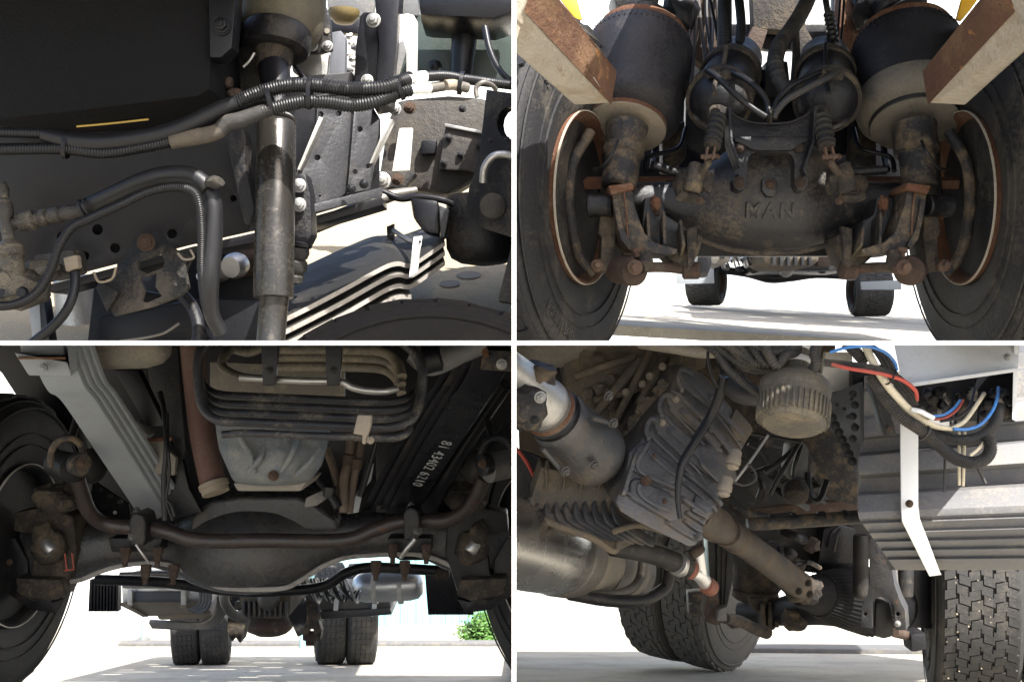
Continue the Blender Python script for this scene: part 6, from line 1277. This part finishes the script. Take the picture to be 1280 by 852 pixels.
# ----- hanger fork on the right
hk4 = plane3((1075, 700, 4.0), (1132, 700, 3.9), (1100, 790, 4.0))
hf = plate('spring_hanger', 'hanger', T4, [(1086, 672), (1094, 668), (1112, 690), (1118, 730), (1124, 748), (1131, 762), (1133, 787), (1119, 787), (1118, 758), (1113, 750), (1104, 745), (1095, 747), (1090, 754), (1090, 785), (1076, 783), (1077, 758), (1084, 744), (1087, 728)], hk4, .05, [(1081.5, 767, 2.3), (1122, 767, 2.6)], bevel=.004)
block('sunlit_hanger_edge', 'greyd', hf, [(1114, 704), (1122, 708), (1124, 742), (1133, 760), (1134, 787), (1131, 787), (1129, 764), (1120, 748)], 3.97, .05, .003)  # paler strip in place of sunlight on the fork edge
bolt(hf, (1122, 779, 3.88), 4, (0, -1, 0), 'zinc')
block('hanger_bush', 'rubberd', hf, [(1095, 752), (1114, 752), (1118, 775), (1119, 796), (1106, 799), (1094, 796), (1094, 772)], 4.02, .12, .02)
turned('shock_absorber', 'rubberd', T4, (1076, 668, 4.3), (1076, 748, 4.3), [(0, 8), (.05, 9.5), (.9, 9.5), (.95, 8), (1, 4)], 24)
turned('shock_absorber', 'rubberd', T4, (1132, 700, 4.5), (1131, 748, 4.5), [(0, 9), (.05, 10), (.9, 10), (1, 6)], 24)
st = pipe('stabiliser_link', 'rustdk', T4, [(1118, 790, 4.1), (1135, 794, 4.2), (1150, 800, 4.25)], 6, 12); block('link_bush', 'blackw', st, [(1138, 792), (1158, 790), (1160, 812), (1140, 816)], 4.15, .1, .015)
block('axle_end', 'black', T4, [(1132, 712), (1166, 712), (1166, 786), (1134, 784), (1136, 740)], 4.7, .15, .01)
# ----- left spring, hangers and air spring over the twin tyres
sp4 = block('leaf_spring', 'black', T4, [(884, 668), (905, 664), (918, 700), (916, 720), (908, 760), (890, 762), (886, 700)], 4.2, .1, .006)
for k in range(3): block('spring_leaf', 'blackw', sp4, [(896 + k * 7, 670), (900 + k * 7, 668), (907 + k * 5, 720), (901 + k * 4, 758), (897 + k * 4, 758)], 4.17 - .01 * k, .03, .003)
hg = block('spring_hanger', 'rustdk', T4, [(886, 740), (898, 738), (900, 758), (908, 762), (908, 776), (896, 782), (884, 778), (880, 766)], 4.1, .1, .008)
block('spring_hanger', 'blackr', hg, [(860, 740), (884, 738), (884, 772), (862, 768)], 4.4, .06, .006)
for x, y in ((889, 756), (864, 756)): MB().lathe(P(x, y, 4.085), (0, -1, 0), [(0, S(3, 4)), (.004, S(3, 4))], 14).build('hanger_hole', 'black', hg)
block('hanger_end', 'greyd', hg, [(898, 762), (908, 758), (909, 776), (896, 776)], 4.05, .06, .006)
pipe('stabiliser_bar', 'castd', T4, [(906, 772, 4.3), (925, 776, 4.5), (945, 786, 4.7), (958, 790, 4.8)], [7, 7, 7, 8], 16)
turned('air_spring', 'castd', T4, (946, 738, 5.4), (946, 690, 5.4), [(-.1, 20), (0, 27), (.1, 30), (.3, 30), (1, 29), (1.2, 28)], 36)
pl4 = turned('piston_plate', 'rustdk', T4, (944, 738, 5.35), (944, 748, 5.35), [(0, 28), (.6, 29), (1, 24)], 36)
sb4 = block('spring_bracket', 'castd', T4, [(936, 746), (962, 746), (958, 760), (968, 768), (970, 786), (960, 790), (950, 782), (948, 764), (940, 762)], 5.2, .15, .01)
for k in range(3): block('bracket_web', 'castd', sb4, [(952 + k * 9, 756), (956 + k * 9, 754), (958 + k * 8, 784), (952 + k * 8, 784)], 5.15, .05, .004)
lump('axle_clamp', 'castd', T4, (992, 774, 5.0), 16, .4, 4, (1, .8, .8))
axt = pipe('axle_tube', 'blackw', T4, [(930, 764, 5.4), (975, 764, 5.2), (1020, 756, 5.0), (1060, 750, 4.9)], [15, 17, 24, 34], 28)
block('frame_web', 'castalud', T4, [(645, 425), (720, 425), (790, 600), (700, 640), (650, 600)], 3.9, .03, .004)
block('frame_web', 'blackw', T4, [(645, 560), (700, 580), (690, 640), (645, 640)], 3.4, .03, .004)
for k, m_ in ((0, 'red'), (1, 'hosek'), (2, 'hosek'), (3, 'blue')): pipe('cable', m_ if m_ != 'blue' else 'hosek', T4, [(640, 555 + k * 5, 3.3), (656, 575 + k * 5, 3.3), (668, 600 + k * 4, 3.3), (676, 620, 3.3)], 3, 8)
block('frame_web', 'castd', T4, [(845, 425), (1045, 425), (1040, 530), (930, 545), (880, 500)], 3.6, .03, .004)
for k in range(6): ribbed('corrugated_hose', 'hose', T4, [(872 + k * 16, 424, 2.62 - .03 * k), (905 + k * 13, 446 + k * 2, 2.60 - .03 * k), (940 + k * 9, 462 - k * 4, 2.58 - .02 * k), (972 + k * 10, 458 - k * 4, 2.6)], 5.5 + (k % 2), 3)
# ----- twin tyres on the left
for i in (0, 1):
    n4 = Vector((.80, -.60, -.02)).normalized(); c4_ = P(925, 728, 7.0) - n4 * S(110, 7) * .50 * 1.12 * i
    px = (c4_.x / c4_.y * F + CX, CY - c4_.z / c4_.y * F, c4_.y)
    ww = wheel(T4, px, 110 * 7.0 / px[2], n4, .50, 'block', 'tyrel', 'rustdk', rim_r=.5, blocks=64, rows=6, ring=None)
    if i == 0: ww['label'] = 'inner of the twin tyres under the drive shaft'
# ----- big tyres on the right
for i in (0, 1):
    n5 = Vector((-.95, .31, 0)).normalized(); c5 = P(1162, 722, 5.1) - n5 * S(150, 5.1) * .58 * 1.28 * i
    px = (c5.x / c5.y * F + CX, CY - c5.z / c5.y * F, c5.y)
    ww = wheel(T4, px, 150 * 5.1 / px[2], n5, .58, 'block', 'tyred', 'rustdk', rim_r=.5, blocks=88, rows=6, ring=None)
    if i == 0: ww['label'] = 'tyre with pebbles in its tread below the ribbed tank'
    if i == 0:
        for k in range(16):
            rnd = random.Random(k + 40); y = rnd.uniform(716, 850); row = rnd.choice((1, 2, 3, 4, 5)); x = 1166 + row * 14 + (y - 716) * .04
            lump('pebble', 'dusty', ww, (x, y, 4.42 + rnd.uniform(0, .0)), rnd.uniform(.8, 1.6), .3, k, (1, 1, 1), 1)
block('wheel_flap', 'rubberd', T4, [(1250, 700), (1266, 700), (1268, 852), (1262, 852), (1254, 800)], 5.0, .02, .003)
# ----- exhaust silencer
sa_, sb_ = (636, 676, 2.95), (790, 716, 4.3)
sl4 = turned('silencer', 'polish', T4, sa_, sb_, [(-.4, 52), (0, 56), (.12, 58), (.3, 58), (.32, 54), (.9, 54), (.98, 40), (1, 10)], 56)
for t0, t1, r, m_ in ((.30, .40, 60, 'steeldk'), (.56, .66, 58, 'steeldk'), (.84, .92, 57, 'steeldk')): turned('silencer_band', m_, sl4, sa_, sb_, [(t0, r - 3), (t0 + .005, r), (t1 - .005, r), (t1, r - 3)], 56)
turned('silencer_shell', 'tank', sl4, sa_, sb_, [(.40, 55), (.41, 56.5), (.83, 56.5), (.84, 55)], 56)
tr4 = pipe('silencer_cradle', 'steeldk', T4, [(640, 722, 2.95), (670, 724, 3.05), (690, 716, 3.1), (702, 696, 3.15)], 4, 10)
pipe('cradle_rail', 'steeldk', tr4, [(708, 738, 3.4), (750, 744, 3.5), (785, 738, 3.6), (800, 722, 3.7), (804, 700, 3.7)], 6, 10)
pipe('cradle_rail', 'blackw', tr4, [(712, 742, 3.42), (760, 750, 3.5), (800, 750, 3.6), (830, 735, 3.7), (838, 712, 3.7)], 8, 12)
pipe('wire', 'hosek', T4, [(757, 750, 3.6), (766, 756, 3.6), (778, 754, 3.6)], 1, 6)
# ----- cooling hose with elbow
ch4 = pipe('coolant_hose', 'rubberd', T4, [(766, 682, 3.05), (800, 688, 3.1), (830, 696, 3.15), (850, 706, 3.2)], 13, 24)
turned('hose_clamp', 'steel', ch4, (846, 704, 3.17), (852, 707, 3.19), [(0, 13.4), (.1, 14.4), (.9, 14.4), (1, 13.4)], 32)
turned('rubber_end', 'rubberd', ch4, (852, 706, 3.18), (864, 712, 3.2), [(0, 12), (.8, 12.5), (1, 10)], 28)
turned('orange_clamp', 'orange', ch4, (860, 710, 3.19), (866, 713, 3.2), [(0, 11), (.2, 12), (.8, 12), (1, 11)], 28)
pipe('elbow_pipe', 'alu', ch4, [(862, 712, 3.2), (874, 718, 3.22), (882, 728, 3.25), (886, 732, 3.27)], 9, 18); pipe('elbow_pipe', 'alu', ch4, [(872, 686, 3.2), (874, 700, 3.21), (876, 716, 3.22)], 8, 18)
turned('orange_clamp', 'orange', ch4, (882, 730, 3.24), (890, 735, 3.28), [(0, 9.5), (.2, 11), (.8, 11), (1, 9)], 28)
turned('rubber_end', 'rustdk', ch4, (868, 684, 3.2), (874, 692, 3.2), [(0, 9), (.2, 10.5), (.8, 10.5), (1, 9)], 24)
# ----- ribbed tank under the wiring box
prof = [(470, 2.97), (486, 2.97), (490, 2.88), (520, 2.88), (524, 2.86), (546, 2.83), (549, 2.91), (566, 2.92), (570, 2.82), (593, 2.78), (598, 2.83), (615, 2.85), (619, 2.74), (640, 2.69), (648, 2.69), (652, 2.705), (654, 2.69), (664, 2.72), (666, 2.705), (675, 2.745), (677, 2.73), (686, 2.775), (688, 2.76), (697, 2.81), (699, 2.795), (710, 2.85), (712, 2.87)]
def leftx(y): return 1080 if y < 560 else 1074 if y < 612 else 1072 if y < 646 else 1072 + (y - 646) * .72
tm = MB(); rg = []
for k in range(2):
    ring = []
    for y, d in prof:
        yy = y if k == 0 else 712 - (712 - y) * 1.14; ring.append(P(leftx(y) if k == 0 else 1310, yy, d))
    ring += [P(1112 if k == 0 else 1310, 712 if k == 0 else 712, 3.3), P(1080 if k == 0 else 1310, 470 if k == 0 else 440, 3.3)]
    rg.append(ring)
tk4 = tm.rings(rg).build('ribbed_tank', 'greyd', T4, bevel=.004, angle=30); tk4['label'] = 'grey ribbed tank held by a white steel strap'
s4 = MB(); pl = [P(1126, 528, 2.76), P(1126, 560, 2.745), P(1127, 640, 2.665), P(1128, 652, 2.66), P(1160, 716, 2.80), P(1162, 720, 2.81)]; pr = [P(1148, 528, 2.76), P(1148, 560, 2.745), P(1148, 632, 2.665), P(1150, 648, 2.66), P(1175, 714, 2.80), P(1177, 718, 2.81)]
s4.rings([[a, b, b + Vector((0, .006, .002)), a + Vector((0, .006, .002))] for a, b in zip(pl, pr)]); stp = s4.build('tank_strap', 'white', tk4, bevel=.001, angle=25)
bolt(stp, (1136.5, 629, 2.66), 5, (0, -1, 0), 'rustl')
block('tank_bracket', 'blackw', tk4, [(1088, 480), (1098, 476), (1118, 530), (1122, 545), (1108, 544), (1100, 522)], 2.7, .04, .006); MB().lathe(P(1112, 536, 2.69), (0, -1, 0), [(0, S(4, 2.7)), (.004, S(3.6, 2.7))], 16).build('rubber_plug', 'rustdk', tk4)
# ----- wiring box
wb = MB(); wb.hexa(VP([(1112, 405, 2.50), (1275, 405, 2.50), (1273, 461, 2.44), (1128, 482, 2.46)]), VP([(1112, 405, 2.54), (1275, 405, 2.54), (1273, 461, 2.48), (1128, 482, 2.50)])); wb = wb.build('wiring_box', 'boxal', T4, bevel=.004); wb['label'] = 'open bottomed metal wiring box spilling coloured cables'
q = MB(); q.hexa(VP([(1126, 480, 2.43), (1273, 459, 2.41), (1273, 464, 2.41), (1128, 485, 2.43)]), VP([(1126, 480, 2.5), (1273, 459, 2.5), (1273, 464, 2.5), (1128, 485, 2.5)])); q.build('box_lip', 'boxal', wb, bevel=.002)
q = MB(); q.hexa(VP([(1268, 405, 2.46), (1274, 405, 2.46), (1270, 526, 2.46), (1265, 524, 2.46)]), VP([(1268, 405, 2.9), (1274, 405, 2.9), (1270, 526, 2.9), (1265, 524, 2.9)])); q.build('box_side', 'boxal', wb, bevel=.002)
block('box_back', 'black', wb, [(1128, 470), (1268, 450), (1268, 528), (1150, 524)], 2.68, .02, .003)
bolt(wb, (1259, 446, 2.435), 5, (0, -1, 0), 'zinc')
for k in range(30):
    rnd = random.Random(90 + k); lump('cable_gland', ('blackm', 'black', 'castd', 'steeldk')[k % 4], wb, (rnd.uniform(1150, 1262), rnd.uniform(486, 520), 2.6), rnd.uniform(4, 8), .4, k, (1, 1, 1.1), 2)
def cb(name, m, pts, r, seg=10): return pipe(name, m, T4, pts, r, seg)
cb('blue_cable', 'blue', [(1038, 440, 2.42), (1060, 434, 2.40), (1085, 433, 2.39), (1106, 440, 2.38), (1118, 452, 2.38), (1121, 462, 2.4)], 2)
cb('red_cable', 'red', [(1040, 455, 2.42), (1060, 460, 2.40), (1085, 464, 2.38), (1110, 469, 2.37), (1130, 476, 2.37), (1144, 488, 2.38), (1146, 500, 2.4)], 2.6)
for k, dy in enumerate((0, 3, 6)): cb('grey_cable', 'hose', [(1030, 450 + dy, 2.43), (1060, 453 + dy, 2.41), (1090, 457 + dy * .7, 2.39), (1118, 466 + dy * .5, 2.385), (1136, 482 + dy * .5, 2.385), (1146, 502, 2.4)], 1.8)
for k in range(3): cb('grey_cable', 'hose', [(1084, 428, 2.45), (1098 + k * 5, 445, 2.43), (1112 + k * 5, 470, 2.42), (1128 + k * 5, 490, 2.42), (1140 + k * 3, 506, 2.43)], 2.6)
cb('cream_cable', 'cream', [(1080, 428, 2.44), (1090, 450, 2.41), (1104, 474, 2.39), (1124, 500, 2.38), (1146, 520, 2.38), (1168, 532, 2.385), (1190, 536, 2.39)], [5, 5, 5, 5.5, 5, 3.6, 2.6])
cb('cream_cable', 'cream', [(1188, 536, 2.39), (1206, 526, 2.42), (1222, 504, 2.48), (1230, 492, 2.55)], 2.6)
ribbed('corrugated_sleeve', 'hose', T4, [(1090, 470, 2.42), (1106, 496, 2.39), (1126, 520, 2.37), (1150, 536, 2.365), (1170, 552, 2.365), (1190, 570, 2.37), (1212, 578, 2.38), (1230, 574, 2.39), (1238, 562, 2.4), (1236, 546, 2.41)], 8, 2.7)
ribbed('corrugated_sleeve', 'hose', T4, [(1162, 538, 2.42), (1180, 546, 2.42), (1204, 550, 2.42), (1228, 544, 2.43), (1244, 528, 2.45), (1250, 508, 2.5)], 7, 2.7)
ribbed('corrugated_sleeve', 'hose', T4, [(1058, 428, 2.46), (1070, 440, 2.45), (1082, 452, 2.45)], 8, 2.7)
cb('blue_cable', 'blue', [(1192, 536, 2.38), (1210, 536, 2.39), (1226, 530, 2.42), (1240, 514, 2.46), (1247, 496, 2.5), (1248, 484, 2.56)], 2)
cb('blue_cable', 'blue', [(1166, 520, 2.4), (1180, 518, 2.42), (1192, 510, 2.46), (1200, 500, 2.52)], 1.8)
cb('red_cable', 'red', [(1168, 524, 2.41), (1182, 522, 2.43), (1196, 512, 2.47), (1204, 500, 2.53)], 1.6)
cb('black_cable', 'hosek', [(1176, 526, 2.42), (1195, 522, 2.44), (1212, 508, 2.48), (1218, 486, 2.55)], 2)
cb('cream_cable', 'cream', [(1240, 532, 2.45), (1230, 552, 2.42), (1222, 562, 2.4), (1212, 570, 2.39)], 2.2)
cb('white_cable', 'whitec', [(1140, 512, 2.37), (1150, 514, 2.36), (1158, 518, 2.36), (1166, 522, 2.37)], 3.4)
cb('cut_cable', 'cream', [(1199, 540, 2.5), (1199, 575, 2.46), (1199, 606, 2.44)], 1.8); cb('cut_cable', 'cream', [(1206, 540, 2.5), (1205, 575, 2.46), (1204, 607, 2.44)], 1.8)
cb('cut_cable', 'hose', [(1182, 540, 2.5), (1181, 580, 2.46), (1180, 615, 2.44)], 1.6); cb('cut_cable', 'hose', [(1214, 570, 2.46), (1224, 588, 2.44), (1232, 604, 2.43)], 2)
for x in (1194, 1188, 1222): cb('black_cable', 'hosek', [(x + 4, 490, 2.6), (x + 2, 510, 2.56), (x, 530, 2.52)], 1.4, 6)
clamp(T4, (1156, 541, 2.365), 9.5, (20, 13, .003), 'hose', 'cable_tie', .8); clamp(T4, (1112, 470, 2.38), 11, (16, 8, .003), 'hosek', 'cable_tie', .5)
block('side_panel', 'greybl', T4, [(1272, 430), (1300, 430), (1300, 712), (1272, 712)], 3.0, .03, .004)
# ----- kerb line far out on the yard
BAY[0] = 0
kb = MB(); kb.beam(Vector((1.6, 9.4, Z4(0, 9.4) + .03)), Vector((6.0, 8.6, Z4(0, 8.6) + .03)), .16, .06); struct(kb.build('kerb', 'greyd', None, bevel=.01))
